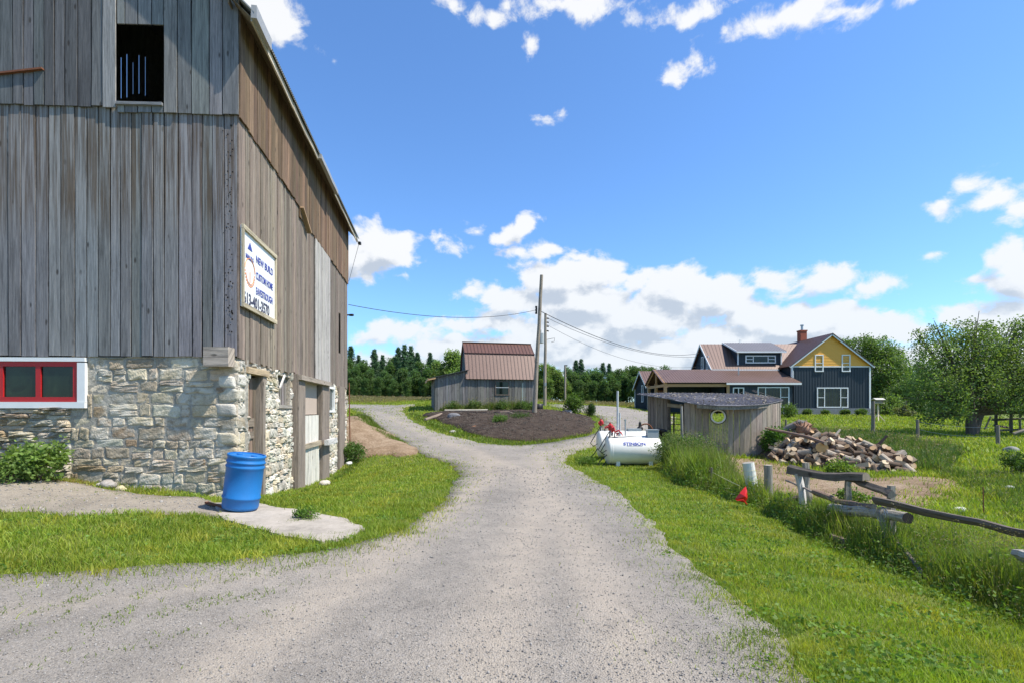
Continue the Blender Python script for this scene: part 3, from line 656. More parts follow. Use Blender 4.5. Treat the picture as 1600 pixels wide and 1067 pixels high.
for i in range(110):
    u = .045+abs(rnd(-1, 1))*.19*rnd(.3, 1); z = rnd(3.0, 6.75) if i < 80 else rnd(6.9, 7.3); r_ = rnd(.006, .015)
    ctr = C0+FN*(.047 if z < LZ-.08 else .085)+FU*u+Zv*z; aa = np.linspace(0, 6.28, 9)[:-1]
    mb.add([ctr]+[ctr+FU*math.cos(t)*r_+Zv*math.sin(t)*r_*rnd(1, 1.5) for t in aa], np.array([[0, 1+(j+1) % 8, 1+j] for j in range(8)]))
tag(mb.build('woodpecker_holes', 'dark_hole', barn), kind='stuff')  # flat near-black discs on the boards, the shade inside each hole painted on
# hidden walls that keep the loft dark, with open slits in the far gable
rw = MB(); RO = C0+SU*SLEN; rf = np.array([-1, -.02, 0]); rn = SU
slits = [(7.80, .03), (8.04, .035), (8.27, .03), (8.50, .04), (8.72, .04), (8.93, .02)]
rw.prism([RO, RO+FU*7.7, RO+FU*7.7+Zv*(EZ+7.76), RO+Zv*(EZ+.06)], -SU*.04, FCOL); rw.prism([RO+FU*9.1, RO+FU*WID, RO+FU*WID+Zv*(EZ+.06), RO+FU*9.1+Zv*(EZ+8.97)], -SU*.04, FCOL)
wall_boxes(rw, RO, FU, SU, .04, 7.7, 9.1, 0, EZ+7.7, [(a, a+b, 13.9+rnd(-.1, .2), 15.3+rnd(-.3, .5)) for a, b in slits], FCOL)
rw.prism([RO+FU*7.7+Zv*(EZ+7.7), RO+FU*9.1+Zv*(EZ+7.7), RO+FU*9.1+Zv*(EZ+8.97), RO+FU*9+Zv*(EZ+9.06), RO+FU*7.7+Zv*(EZ+7.76)], -SU*.04, FCOL)
LO = C0+FU*(WID-.05); rw.prism([LO, LO+SU*SLEN, LO+SU*SLEN+Zv*EZ, LO+Zv*EZ], FU*.04, FCOL)
rw.prism([C0+FU*.5+SU*.5+Zv*2.6, LO+SU*.5+Zv*2.6, LO+SU*(SLEN-.3)+Zv*2.6, C0+SU*(SLEN-.3)+FU*.5+Zv*2.6], Zv*.1, (.15, .13, .11))
rw.build('rear_boards', 'weathered_board', barn)
# roof with overhanging corrugated edge, fascia, dented gutter length
def rp(u, s_, dz=0): return C0+FU*u+SU*s_+Zv*(EZ+min(u, WID-u)+dz)
rf_ = MB(); e0, e1, r1, r0 = rp(-.43, -.34, .06), rp(-.43, SLEN+.42, .06), rp(9, SLEN+.42, .06), rp(9, -.34, .06)
e0[2] = e1[2] = EZ-.43+.06
rf_.prism([e0, e1, r1, r0], -Zv*.02); l0, l1 = rp(WID+.36, -.34), rp(WID+.36, SLEN+.42); l0[2] = l1[2] = EZ-.3; rf_.prism([r0+Zv*.01, r1+Zv*.01, l1, l0], -Zv*.02)
dn_ = nrm(r0-e0)
for i in range(170):
    p = e0+(e1-e0)*(i+.5)/170; rf_.beam(p-dn_*.02, p+dn_*1.2, .035, .022, (0, 0, 1), (.9, .9, .9))
rf_.build('roof', 'zinc', barn)
pe = lambda s_: C0-FU*.37+SU*s_+Zv*(EZ-.46)
for a, b in ((-.3, 2.3), (2.3, 4.75), (7.0, 9.3), (9.3, SLEN+.35)): mb = MB(); mb.beam(pe(a)+Zv*rnd(-.02, .02), pe(b)+Zv*rnd(-.02, .02), .03, .15, Zv, vary((.42, .36, .28)), segs=4, jit=.006); mb.build('fascia', 'rough_timber', barn)
mb = MB()
for u in (.05, -.13): mb.beam(C0-FU*(.13-u)*0+C0*0-FU*(-u)+SU*-.25+Zv*(EZ-.11-.0), C0-FU*(-u)+SU*(SLEN+.2)+Zv*(EZ-.11), .02, .1, Zv, (.2, .15, .1))
mb.prism([C0-FU*.02-SU*.26+Zv*(EZ-.1), C0-FU*.36-SU*.26+Zv*(EZ-.44), C0-FU*.36+SU*(SLEN+.3)+Zv*(EZ-.44), C0-FU*.02+SU*(SLEN+.3)+Zv*(EZ-.1)], Zv*.02, (.2, .15, .1)); mb.build('soffit', 'rough_timber', barn)
mb = MB(); mb.beam(pe(4.7)-SN*-.06+Zv*.03, pe(7.05)+SN*.06+Zv*.0, .10, .12, Zv, segs=5, jit=.008); mb.build('gutter', 'zinc', barn); mb = MB(); mb.beam(pe(-.34)+SN*.05+Zv*.1, pe(.5)+SN*.05+Zv*.1, .09, .22, Zv, segs=3, jit=.01); mb.build('gutter', 'zinc', barn)
mb = MB(); mb.beam(pe(SLEN+.1), pe(SLEN+.1)+SN*.12-Zv*.22, .03, .03); mb.box(pe(SLEN+.1)+SN*.14-Zv*.2, (.1, .14, .1)); mb.build('bracket', 'dark_metal', barn)
mb = MB(); g0 = C0+FN*.05; kx = fu(349)
mb.box(g0+FU*kx+FN*.08+Zv*fz(559, .3), (fu(330)-fu(368), .26, .34), (.33, .28, .23), ax=[FU, FN, Zv]); mb.build('beam_end', 'rough_timber', barn)
mb = MB(); mb.beam(C0+FN*.095+FU*fu(75)+Zv*fz(117), C0+FN*.095+FU*fu(-150)+Zv*fz(148), .03, .08, FN, segs=3, jit=.004); mb.build('door_track', 'rusty', barn)
mb = MB(); p = C0+SU*(SLEN+.06)+SN*.1; mb.tube([p+Zv*2.7-SN*.0, p+Zv*1.2+SN*.02, p-Zv*.35+SN*.05], .022, 6); mb.build('ground_rod_pipe', 'rusty', barn)
mb = MB(); p = C0+SU*(SLEN+.05)+SN*.12+Zv*sz(492, SLEN); mb.tube([p-SN*.12, p+SN*.05], .03, 8); mb.lathe([(0, -.11), (.045, -.11), (.05, .02), (.035, .06), (0, .06)], 12, p+SN*.1, [[0, 0, 1], [0, 1, 0], [-1, 0, 0]]); mb.build('floodlight', 'dark_metal', barn)
# red framed window
wc = C0+FU*(wu0+wu1)/2+Zv*(wz0+wz1)/2; wi = wu1-wu0; hi_ = wz1-wz0
f = MB(); t_ = .135
f.box(wc+Zv*(hi_/2-.035)+FN*.03, (wi, .08, .07), ax=[FU, FN, Zv]); f.box(wc-Zv*(hi_/2-.055)+FN*.03, (wi, .09, .11), ax=[FU, FN, Zv])
for s_ in (-1, 1): f.box(wc+FU*s_*(wi/2-t_/2)+FN*.028, (t_, .075, hi_-.18), ax=[FU, FN, Zv])
f.build('window_surround', 'white_paint', barn)
window(barn, wc+Zv*.02+FN*.02, FU, FN, wi-2*t_-.004, hi_-.186, (1, 1), 1, .085, .05, 'red_paint', mul=.085)
# side doorways
def sp_(px_or_s, z, out=0.0): return C0+SU*px_or_s+SN*out+Zv*z
d0, d1 = sop[0][0], sop[0][1]
mb = MB(); mb.box(sp_((d0+d1)/2, 2.36, -.02), (d1-d0+.3, .2, .12), (.42, .32, .2), ax=[SU, SN, Zv]); mb.box(sp_(d1-.07, .85, -.03), (.15, .16, 2.95), (.24, .2, .16), ax=[SU, SN, Zv]); mb.box(sp_(d0+.04, .85, -.1), (.08, .1, 2.95), (.2, .16, .12), ax=[SU, SN, Zv])
fr = mb.build('door_frame', 'rough_timber', barn)
mb = MB(); plank_wall(mb, C0-SN*.14, SU, SN, d0+.08, d1-.15, -.5, 2.25, (.12, .2), .03, (.16, .12, .085), .3, rag=.05); dr = mb.build('plank_door', 'weathered_board', barn)
mb = MB(); mb.box(sp_(d0+.45, 1.35, -.09), (.3, .04, .16), (.2, .16, .12), ax=[SU, SN, Zv]); mb.box(sp_(d0+.45, 1.1, -.09), (.3, .04, .14), (.2, .16, .12), ax=[SU, SN, Zv]); mb.box(sp_(d0+.16, 1.6, -.06), (.13, .03, 1.1), (.42, .25, .13), ax=[SU, SN, Zv]); mb.build('latch_board', 'rough_timber', dr)
a, b = sop[1][0], sop[1][1]
mb = MB()
for i in range(5):
    s_ = a+.12+i*(b-a-.2)/4; mb.beam(sp_(s_, 1.68, -.1), sp_(s_+rnd(-.05, .05), 2.42, -.1), .13, .03, SN, vary((.2, .18, .16), .3))
mb.beam(sp_(a+.02, 2.1, .04), sp_(a+.4, 2.42, .04), .05, .03, SN, (.62, .58, .52)); mb.beam(sp_(a-.05, 1.68, .0), sp_(b+.05, 1.68, .0), .08, .09, SN, (.3, .27, .23)); mb.build('boarded_window', 'rough_timber', barn)
mb = MB(); mb.box(sp_((a+b)/2, 2.05, -.35), (b-a+.3, .05, 1), ax=[SU, SN, Zv]); mb.box(sp_((d0+d1)/2, 1, -.42), (d1-d0+.3, .05, 3.4), ax=[SU, SN, Zv]); mb.box(sp_((sop[2][0]+sop[2][1])/2, 1, -.43), (sop[2][1]-sop[2][0]+.3, .05, 3.2), ax=[SU, SN, Zv]); mb.build('painted_dark_inside', 'dark_hole', barn)  # near-black sheets behind the openings, the unlit inside painted as colour
for (pa, pb, zt_, ou) in ((455, 466.5, 2.5, .12), (496, 507.5, 2.5, .10), (526.5, 535.5, 2.48, .04)):
    a, b = st(pa), st(pb); mb = MB(); mb.beam(sp_((a+b)/2, -1.1, ou-.1), sp_((a+b)/2, zt_, ou-.1), b-a, .3, SN, (.22, .18, .145), segs=6, jit=.006); mb.build('post', 'rough_timber', barn)
a, b = st(467), st(495.5)
mb = MB(); plank_wall(mb, C0+SN*.02, SU, SN, a, b, -.9, .55, (.2, .28), .04, (.56, .53, .45), .05); plank_wall(mb, C0+SN*.0, SU, SN, a, b, .60, 1.45, (.3, .5), .04, (.60, .57, .50), .04)
hd = mb.build('stable_door', 'weathered_board', barn)
mb = MB(); mb.box(sp_((a+b)/2+.12, 1.95, -.02), (b-a-.3, .03, .95), ax=[SU, SN, Zv]); mb.build('upper_panel', 'board_pink', hd)
mb = MB(); mb.box(sp_(a+.12, 1.9, .02), (.18, .05, .95), (.6, .56, .5), ax=[SU, SN, Zv]); mb.box(sp_(a+.1, .5, .06), (.16, .05, 2.6), (.5, .47, .4), ax=[SU, SN, Zv]); mb.box(sp_((a+b)/2, .62, .10), (b-a, .07, .13), (.34, .28, .2), ax=[SU, SN, Zv]); mb.box(sp_((a+b)/2+.1, 2.42, .0), (b-a+1.6, .5, .12), (.3, .25, .2), ax=[SU, SN, Zv]); mb.build('door_rail', 'weathered_board', hd)
mb = MB(); mb.box(sp_(b+.55, .62, .30), (1.4, .12, .16), (.5, .48, .45), ax=[SU, SN, Zv]); mb.build('swing_bar', 'weathered_board', barn)
a, b = sop[3][0], sop[3][1]; window(barn, sp_((a+b)/2, 1.95, .05), SU, SN, b-a+.05, .85, (1,), 1, .07, .12, 'white_paint')
# ---- sign on the barn side
s0, s1 = st(369.5), st(424); zt1, zb1 = 4.97, 3.47; so_ = sp_(s0, zb1, .07)
sign = thing('notice_sign', 'white sign board with a telephone number in a wood frame on the barn side', 'sign', sp_((s0+s1)/2, zb1, .07))
mb = MB(); mb.box(sp_((s0+s1)/2, (zt1+zb1)/2, .075), (s1-s0-.02, .02, zt1-zb1-.02), ax=[SU, SN, Zv]); mb.build('panel', 'white_paint', sign)
mb = MB(); W_ = s1-s0; AXs = [SU, SN, Zv]
for z in (zt1-.03, zb1+.04): mb.box(sp_((s0+s1)/2, z, .105), (W_, .04, .08), (.42, .36, .25), ax=AXs)
for s_ in (s0+.03, s1-.03): mb.box(sp_(s_, (zt1+zb1)/2, .103), (.06, .036, zt1-zb1-.15), (.42, .36, .25), ax=AXs)
mb.build('frame', 'rough_timber', sign)
for i, (tx, z, sz_) in enumerate((('NEW BUILD', 4.48, .20), ('CUSTOM HOME', 4.16, .20), ('EAVESTROUGH', 3.86, .20))): text(sign, tx, sz_, 'blue_ink', sp_(s0+.74, z, .086), SU, Zv, SN, bold=.003, wscale=(.98, .72, .74)[i])
text(sign, '613-401-3570', .30, 'dark_ink', sp_(s0+.09, 3.57, .086), SU, Zv, SN, bold=.007, wscale=.86)
mb = MB(); O_ = sp_(s0+.42, 4.2, .088)
for r_, a0, a1_, th_, cc in ((.27, 10, 170, .018, 0), (.21, 190, 350, .012, 0)):
    aa = np.radians(np.linspace(a0, a1_, 22))
    mb.tube([O_+SU*math.cos(t)*r_+Zv*(math.sin(t)*r_-.02) for t in aa], th_*.6, 5)
for k in range(14): t = math.radians(185+k*13); p = O_+SU*math.cos(t)*.25+Zv*(math.sin(t)*.27); mb.box(p, (.03, .008, .03), ax=AXs)
mb.box(O_-Zv*.1, (.02, .008, .2), ax=AXs); mb.build('emblem', 'orange_ink', sign)
mb = MB(); mb.prism([O_+Zv*.42-SU*.12, O_+Zv*.42+SU*.12, O_+Zv*.56], SN*.004); mb.build('emblem_peak', 'blue_ink', sign); text(sign, 'MAULS', .13, 'blue_ink', sp_(s0+.2, 4.42, .087), SU, Zv, SN, bold=.002)
# ================================================================== blue barrel
bp = gd(375, 7.95); bz = bp[2]+.06
brl = thing('plastic_barrel', 'blue plastic barrel standing on the pale concrete by the barn corner', 'barrel', (bp[0], bp[1], bz))
tl = Matrix.Rotation(R(7.5), 4, (0, 1, 0)); tm = np.array(Matrix.Translation((bp[0], bp[1], bz)) @ tl @ Matrix.Scale(.955, 4))
mb = MB(); mb.T = tm
prof = [(0, .0), (.235, .0), (.262, .012), (.272, .05), (.272, .17), (.285, .185), (.287, .205), (.274, .225), (.276, .45), (.276, .66), (.289, .68), (.291, .70), (.276, .72), (.276, .745), (.289, .76), (.291, .775), (.276, .79), (.272, .83), (.285, .85), (.287, .872), (.283, .885), (.262, .885)]
mb.lathe(prof, 40); mb.build('body', 'blue_plastic', brl, True)
mb = MB(); mb.T = tm; mb.lathe([(.262, .886), (.262, .868), (.0, .862)], 40); mb.lathe([(0, .883), (.045, .883), (.045, .86)], 16, (.12, 0, 0)); mb.lathe([(0, .883), (.045, .883), (.045, .86)], 16, (-.13, .02, 0)); mb.build('lid', 'blue_plastic', brl)
mb = MB(); q0 = np.array(gd(322, 8.25)); q1 = np.array(gd(368, 7.85)); mb.beam(q0+Zv*.05, q1+Zv*.05, .05, .03, col=(.2, .1, .06)); tag(mb.build('wood_strip', 'rusty', None, org=tuple(q0)), 'flat rusty brown strip lying at the foot of the blue barrel', 'strip')
# ================================================================== small shed with gambrel roof
def frame(px, d, rot, z=None):
    x, y = pd(px, d); z = h(x, y) if z is None else z; M = Matrix.Translation((x, y, z)) @ Matrix.Rotation(R(rot), 4, 'Z'); return np.array(M), (x, y, z)
T_, o_ = frame(731, 38.2, 12, 1.55)
shed = thing('gambrel_shed', 'small grey board shed with a brown gambrel metal roof and lean-to', 'shed', o_)
X1, X2, X3 = np.array([1., 0, 0]), np.array([0, 1., 0]), Zv
def loc(mb): mb.T = T_; return mb
mb = loc(MB()); GC = (.15, .142, .125)
wop = [(2.05, 3.15, 1.15, 2.25)]
plank_wall(mb, (0, 0, 0), X1, -X2, 0, 5.15, -.4, 2.55, (.16, .26), .03, GC, .3, wop); plank_wall(mb, (0, 0, 0), X1, -X2, -2.45, 0, -.4, lambda x: 2.95+x*.22, (.16, .26), .03, (.175, .17, .16), .3)
gp = lambda y: 2.5+min(y, 4-y)*2.1 if min(y, 4-y) < .9 else 4.39+(min(y, 4-y)-.9)*.75
plank_wall(mb, (0, 0, 0), X2, -X1, 0, 4, -.4, gp, (.2, .28), .03, (.10, .105, .11), .2); plank_wall(mb, (5.15, 0, 0), X2, X1, 0, 4, -.4, gp, (.2, .28), .03, GC, .2); plank_wall(mb, (0, 4, 0), X1, X2, -2.45, 5.15, -.4, 2.5, (.3, .4), .03, GC, .2)
plank_wall(mb, (-2.45, 0, 0), X2, -X1, 0, 4, -.4, 2.3, (.3, .4), .03, GC, .2); mb.build('wall', 'weathered_board', shed)
mb = loc(MB()); lo = [(-.15, -.22, 2.36), (5.3, -.22, 2.36), (5.3, .75, 4.35), (-.15, .75, 4.35)]; hi2 = [(-.15, .75, 4.36), (5.3, .75, 4.36), (5.3, 2, 5.32), (-.15, 2, 5.32)]
roof_plane(mb, *lo, rib=.27, th=.04); roof_plane(mb, *hi2, rib=.27, th=.04, col=(.8, .62, .55)); bk = lambda q: [(x, 4-y, z) for x, y, z in q]; roof_plane(mb, *bk(lo), rib=.4); roof_plane(mb, *bk(hi2), rib=.4)
mb.beam((-.2, 2, 5.34), (5.35, 2, 5.34), .2, .04, col=(.5, .4, .4)); mb.beam((-.2, .72, 4.38), (5.35, .72, 4.38), .08, .05, col=(.4, .3, .3)); mb.build('roof', 'brown_metal', shed)
mb = loc(MB()); roof_plane(mb, (-2.9, -.3, 2.36), (-2.9, 4.2, 2.36), (0, 4.2, 3.02), (0, -.3, 3.02), rib=.4, col=(.6, .65, .6)); mb.build('lean_to_roof', 'grey_metal', shed)
mb = loc(MB()); mb.beam((-2.95, -.28, 2.28), (-2.95, 4.2, 2.28), .05, .16, col=(.5, .3, .15)); mb.beam((-2.95, -.28, 2.28), (-2.4, -.28, 2.4), .05, .14, col=(.5, .32, .16)); mb.build('eave_board', 'fresh_timber', shed)
mb = loc(MB()); mb.beam((-2.85, -.2, -.5), (-2.85, -.2, 2.3), .1, .1, col=(.12, .1, .09)); mb.build('post', 'rough_timber', shed)
ctw = T_[:3, :3] @ np.array([2.6, -.02, 1.7])+T_[:3, 3]; ux_ = T_[:3, :3] @ X1; nn_ = T_[:3, :3] @ -X2
f = window(shed, ctw+nn_*.03, ux_, nn_, 1.08, 1.08, (1,), 1, .07, .05, 'brown_paint'); mb = MB(); mb.box(ctw+nn_*.03+Zv*.05, (1.0, .05, .05), ax=[ux_, nn_, Zv]); mb.build('crossbar', 'pipe_grey', f)
# ================================================================== house
house = thing('farmhouse', 'dark blue farmhouse with a yellow gable, brown metal roofs and white window trim', 'house', (30, 55, 1.1))
def batten_wall(mb, O, ux, n, x0, x1, z0, z1f, openings=(), step=.30):
    O, ux, n = A3(O, ux, n); f = z1f if callable(z1f) else (lambda x: z1f)
    k = max(1, int((x1-x0)/.5))
    for i in range(k):
        a, b = x0+(x1-x0)*i/k, x0+(x1-x0)*(i+1)/k
        mb.prism([O+ux*a+Zv*z0, O+ux*b+Zv*z0, O+ux*b+Zv*f(b), O+ux*a+Zv*f(a)], -n*.12)
    x = x0+step/2
    while x < x1: mb.box(O+ux*x+Zv*(z0+f(x))/2+n*.012, (.045, .024, f(x)-z0), ax=[ux, n, Zv]); x += step
GX0, GX1, GY = 30.05, 38.4, 55.0; GXM = (GX0+GX1)/2; GE = 6.45; GP = 9.66; GB = 65.0; gs = (GP-GE)/(GXM-GX0)
zy = 1.6+(640-572.5)/800*GY
mb = MB(); batten_wall(mb, (0, GY, 0), X1, -X2, GX0, GX1, 1.75, zy); batten_wall(mb, (GX0, 0, 0), X2, -X1, GY, GB, 1.75, GE-.1); batten_wall(mb, (GX1, 0, 0), X2, X1, GY, GB, 1.75, GE-.05); batten_wall(mb, (0, GB, 0), X1, X2, GX0, GX1, 1.0, GE)
mb.build('main_wall', 'navy_siding', house)
mb = MB(); z = zy
while z < GP-.1:
    z2 = min(z+.16, GP-.02); xa = GX0+max(0, (z-GE)/gs); xb = GX0+max(0, (z2-GE)/gs)
    mb.add([(xa, GY-.05, z), (2*GXM-xa, GY-.05, z), (2*GXM-xb, GY-.015, z2), (xb, GY-.015, z2)], np.array([[0, 1, 2, 3]])); mb.add([(xa, GY-.05, z), (2*GXM-xa, GY-.05, z), (2*GXM-xa, GY, z), (xa, GY, z)], np.array([[0, 1, 2, 3]])); z = z2
mb.prism([(GX0, GY+.1, zy), (GX1, GY+.1, zy), (GX1, GY+.1, GE-.02), (GXM, GY+.1, GP-.02), (GX0, GY+.1, GE-.02)], (0, -.09, 0)); mb.build('gable_siding', 'yellow_siding', house)
mb = MB(); mb.box((GXM, GY-.03, zy), (GX1-GX0+.1, .1, .12))
for x in (GX0, GX1): mb.box((x, GY-.02, (1.2+zy)/2), (.16, .16, zy-1.2-.12))
ov = .35; ze = GE-ov*gs
for s_ in (-1, 1): mb.beam((GXM+s_*(GXM-GX0+ov), GY-.30, ze-.02), (GXM, GY-.30, GP-.02), .05, .20, (0, 0, 1))
mb.build('white_trim', 'white_paint', house)
mb = MB(); roof_plane(mb, (GX0-ov, GY-.35, ze+.1), (GX0-ov, GB+.3, ze+.1), (GXM, GB+.3, GP+.1), (GXM, GY-.35, GP+.1), rib=.3, th=.06, col=(.85, .8, .85)); roof_plane(mb, (GX1+ov, GY-.35, ze+.1), (GX1+ov, GB+.3, ze+.1), (GXM, GB+.3, GP+.1), (GXM, GY-.35, GP+.1), rib=.3, th=.06); mb.build('main_roof', 'brown_metal', house)
mb = MB(); mb.box((GXM, GY+.0, 1.3), (GX1-GX0+.04, .3, .98)); mb.box((GX0-.0, (GY+GB)/2, 1.3), (.3, GB-GY, .98)); mb.build('foundation', 'foundation', house)
def hw(px, py, w_px, h_px, Y, cols, split=(), fw=.11):
    return window(house, (pd(px, Y)[0], Y-.04, 1.6+(640-py)/800*Y), X1, -X2, w_px/800*Y, h_px/800*Y, cols, 1, fw, .12, split=split)
hw(1279.3, 567.2, 13.5, 26.5, GY, (1,), (0,)); hw(1321.3, 567.2, 13.5, 26.5, GY, (1,), (0,)); hw(1300.3, 620.6, 49, 31.5, GY, (1, 2.1, 1), (0, 2))
# wing with dormer
WX0, WX1, WY, WE, WP, WYM = 22.5, 34.0, 57.3, 6.3, 9.25, 60.5; WYB = 63.7; ws = (WP-WE)/(WYM-WY)
wp = lambda y: WE+min(y-WY, WYB-y)*ws
mb = MB(); batten_wall(mb, (0, WY, 0), X1, -X2, WX0, GX0, 4.5, WE); batten_wall(mb, (WX0, 0, 0), X2, -X1, WY, WYM, 1.2, wp); batten_wall(mb, (WX0, 0, 0), X2, -X1, WYM, WYB, 1.2, wp); batten_wall(mb, (0, WYB, 0), X1, X2, WX0, GX0, 1.2, WE); mb.build('wing_wall', 'navy_siding', house)
mb = MB(); o2 = .3; roof_plane(mb, (WX0-o2, WY-o2, WE-o2*ws+.1), (GX0+.0, WY-o2, WE-o2*ws+.1), (GXM-.6, WYM, WP+.1), (WX0-o2, WYM, WP+.1), rib=.3); roof_plane(mb, (WX0-o2, WYB+o2, WE-o2*ws+.1), (GX0, WYB+o2, WE-o2*ws+.1), (GXM-.6, WYM, WP+.1), (WX0-o2, WYM, WP+.1), rib=.3); mb.build('wing_roof', 'brown_metal', house)
mb = MB(); mb.beam((WX0-o2-.02, WY-o2, WE-o2*ws), (WX0-o2-.02, WYM, WP), .05, .2); mb.beam((WX0-o2-.02, WYB+o2, WE-o2*ws), (WX0-o2-.02, WYM, WP), .05, .2); mb.beam((WX0-o2, WY-o2-.04, WE-o2*ws), (GX0-ov, WY-o2-.04, WE-o2*ws), .06, .18)
mb.box((GX0-.06, WY-2.6, 5.2), (.1, .14, 1.2)); mb.build('eave_trim', 'white_paint', house)
window(house, (WX0-.03, 60.4, 7.1), X2, -X1, .75, 1.5, (1,), 1, .1, .08); window(house, (WX0-.03, 58.9, 7.0), X2, -X1, .6, 1.6, (1,), 1, .1, .08)
DX0, DX1, DY = 25.35, 30.25, 57.55; dz0, dz1 = WE+.15, 1.6+(640-549)/800*DY
mb = MB(); batten_wall(mb, (0, DY, 0), X1, -X2, DX0, DX1, dz0, dz1); 
for x in (DX0, DX1): mb.prism([(x, DY, dz0), (x, DY, dz1), (x, WYM, WP+.02), (x, WYM, WP-.2)], (.06, 0, 0))
dm = mb.build('dormer', 'navy_siding', house)
mb = MB(); roof_plane(mb, (DX0-.3, DY-.45, dz1-.0), (DX1+.35, DY-.45, dz1-.0), (DX1+.35, WYM+.15, WP+.28), (DX0-.5, WYM+.15, WP+.28), rib=.3, col=(1.1, 1.15, 1.2)); mb.build('dormer_roof', 'grey_metal', dm)
mb = MB(); mb.beam((DX0-.3, DY-.47, dz1-.1), (DX1+.35, DY-.47, dz1-.1), .05, .17); mb.box((DX0+.02, DY-.05, (dz0+dz1)/2+.1), (.12, .12, dz1-dz0-.2)); mb.box((DX1-.02, DY-.05, (dz0+dz1)/2+.1), (.12, .12, dz1-dz0-.2)); mb.beam((DX0-.32, DY-.45, dz1-.06), (DX0-.48, WYM, WP+.2), .05, .17); mb.build('dormer_trim', 'white_paint', dm)
window(dm, (pd(1188, DY)[0], DY-.05, 1.6+(640-561.2)/800*DY), X1, -X2, 3.4, .88, (1, 1.9, 1), 1, .11, .1, split=(0, 2))
# chimney, vent
mb = MB(); cxx, cyy = 34.55, 61.0; mb.box((cxx, cyy, 10.15), (.75, .75, 1.5)); mb.box((cxx, cyy, 10.95), (.85, .85, .14)); ch = mb.build('chimney', 'brick', house)
mb = MB(); mb.tube([(cxx, cyy, 11), (cxx, cyy, 11.55)], .13, 12); mb.tube([(cxx, cyy, 11.55), (cxx, cyy, 11.68)], .2, 12); mb.build('flue_pipe', 'steel', ch)
mb = MB(); mb.tube([(26.9, 60.4, 9.4), (26.9, 60.4, 9.9)], .04, 6); mb.beam((26.6, 60.4, 9.75), (27.2, 60.4, 9.75), .04, .04); mb.build('roof_vane', 'white_paint', house)
# lower front extension and timber porch
EX0, EX1, EY = 22.3, 29.9, 53.6; EE = 1.6+(640-597)/800*53.3; ET = 1.6+(640-577)/800*57.0
mb = MB(); batten_wall(mb, (0, EY, 0), X1, -X2, EX0, EX1-.4, 1.75, EE); batten_wall(mb, (EX1-.4, 0, 0), X2, X1, EY, GY, 1.75, EE); batten_wall(mb, (EX0, 0, 0), X2, -X1, EY, WY, 1.75, lambda y: EE+(y-EY)*.42); mb.build('front_extension_wall', 'navy_siding', house)
mb = MB(); mb.box(((EX0+EX1)/2-.2, EY+.1, 1.3), (EX1-EX0, .3, .98)); mb.build('extension_foundation', 'foundation', house)
mb = MB(); roof_plane(mb, (15.65, EY-.35, EE), (EX1+.2, EY-.35, EE), (EX1-.4, 57.2, ET), (15.65, 57.0, ET), rib=.3); roof_plane(mb, (15.65, 60.4, EE), (WX0, 60.4, EE), (WX0, 57.0, ET), (15.65, 57.0, ET), rib=.3); mb.build('front_roof', 'brown_metal', house)
mb = MB(); mb.beam((EX0, EY-.38, EE-.14), (EX1+.2, EY-.38, EE-.14), .07, .2); mb.build('gutter', 'white_paint', house)
hw(1153.5, 611.5, 17.5, 13.5, EY, (1, 1)); hw(1208, 620, 49.5, 32, EY, (1, 1.9, 1.1), (0, 2))
mb = MB(); mb.tube([(pd(1154, 55.4)[0], 55.4, 5.3), (pd(1154, 55.4)[0], 55.4, 6.2)], .06, 8); mb.build('vent_pipe', 'steel', house)
pc = MB(); PT = (.46, .27, .13)
for (x, y) in ((16.05, EY), (pd(1137, EY)[0], EY), (16.05, 57.0), (16.05, 60.0)): pc.box((x, y, 2.75), (.28, .28, 3.5), PT)
pc.beam((15.9, EY, EE-.28), (EX0+.2, EY, EE-.28), .2, .3, col=PT); pc.beam((16.05, EY, EE-.28), (16.05, 60.2, EE-.28), .2, .28, col=PT); pc.beam((15.85, EY-.35, EE-.1), (15.85, 57, ET-.1), .06, .22, col=PT); pc.beam((15.85, 60.4, EE-.1), (15.85, 57, ET-.1), .06, .22, col=PT); pc.box((16.05, 57, 5.2), (.16, .16, 1.4), PT)
tag(pc.build('porch_frame', 'fresh_timber', house), 'orange brown timber porch frame')
mb = MB(); batten_wall(mb, (0, 57.6, 0), X1, -X2, 17.6, EX0, 1.2, 5.2); mb.box((19.2, 55.5, 1.15), (6, 5, .2)); mb.build('porch_back_wall', 'navy_siding', house)
mb = MB(); mb.box((17.3, 60.2, 2.6), (1.0, .05, 2.6), (.45, .2, .1)); mb.build('porch_door', 'fresh_timber', house)
# rear wing behind porch
RX0, RY0, RYM, RYB = 16.2, 60.9, 64.0, 67.2; rp_ = lambda y: 4.4+min(y-RY0, RYB-y)*.62
rear = house
mb = MB(); batten_wall(mb, (RX0, 0, 0), X2, -X1, RY0, RYM, 1.4, rp_); batten_wall(mb, (RX0, 0, 0), X2, -X1, RYM, RYB, 1.4, rp_); batten_wall(mb, (0, RY0, 0), X1, -X2, RX0, 24, 1.4, 4.4); mb.build('rear_wing_wall', 'navy_siding', house)
mb = MB(); roof_plane(mb, (RX0-.3, RY0-.3, 4.3), (24, RY0-.3, 4.3), (24, RYM, 6.45), (RX0-.3, RYM, 6.45), rib=.3); roof_plane(mb, (RX0-.3, RYB+.3, 4.3), (24, RYB+.3, 4.3), (24, RYM, 6.45), (RX0-.3, RYM, 6.45), rib=.3); mb.build('rear_wing_roof', 'brown_metal', house)
mb = MB(); mb.beam((RX0-.32, RY0-.3, 4.2), (RX0-.32, RYM, 6.35), .05, .2); mb.beam((RX0-.32, RYB+.3, 4.2), (RX0-.32, RYM, 6.35), .05, .2); mb.box((RX0-.02, RY0, 2.9), (.14, .14, 2.9)); mb.box((RX0-.02, RYB, 2.9), (.14, .14, 2.9)); mb.build('rear_wing_trim', 'white_paint', house)
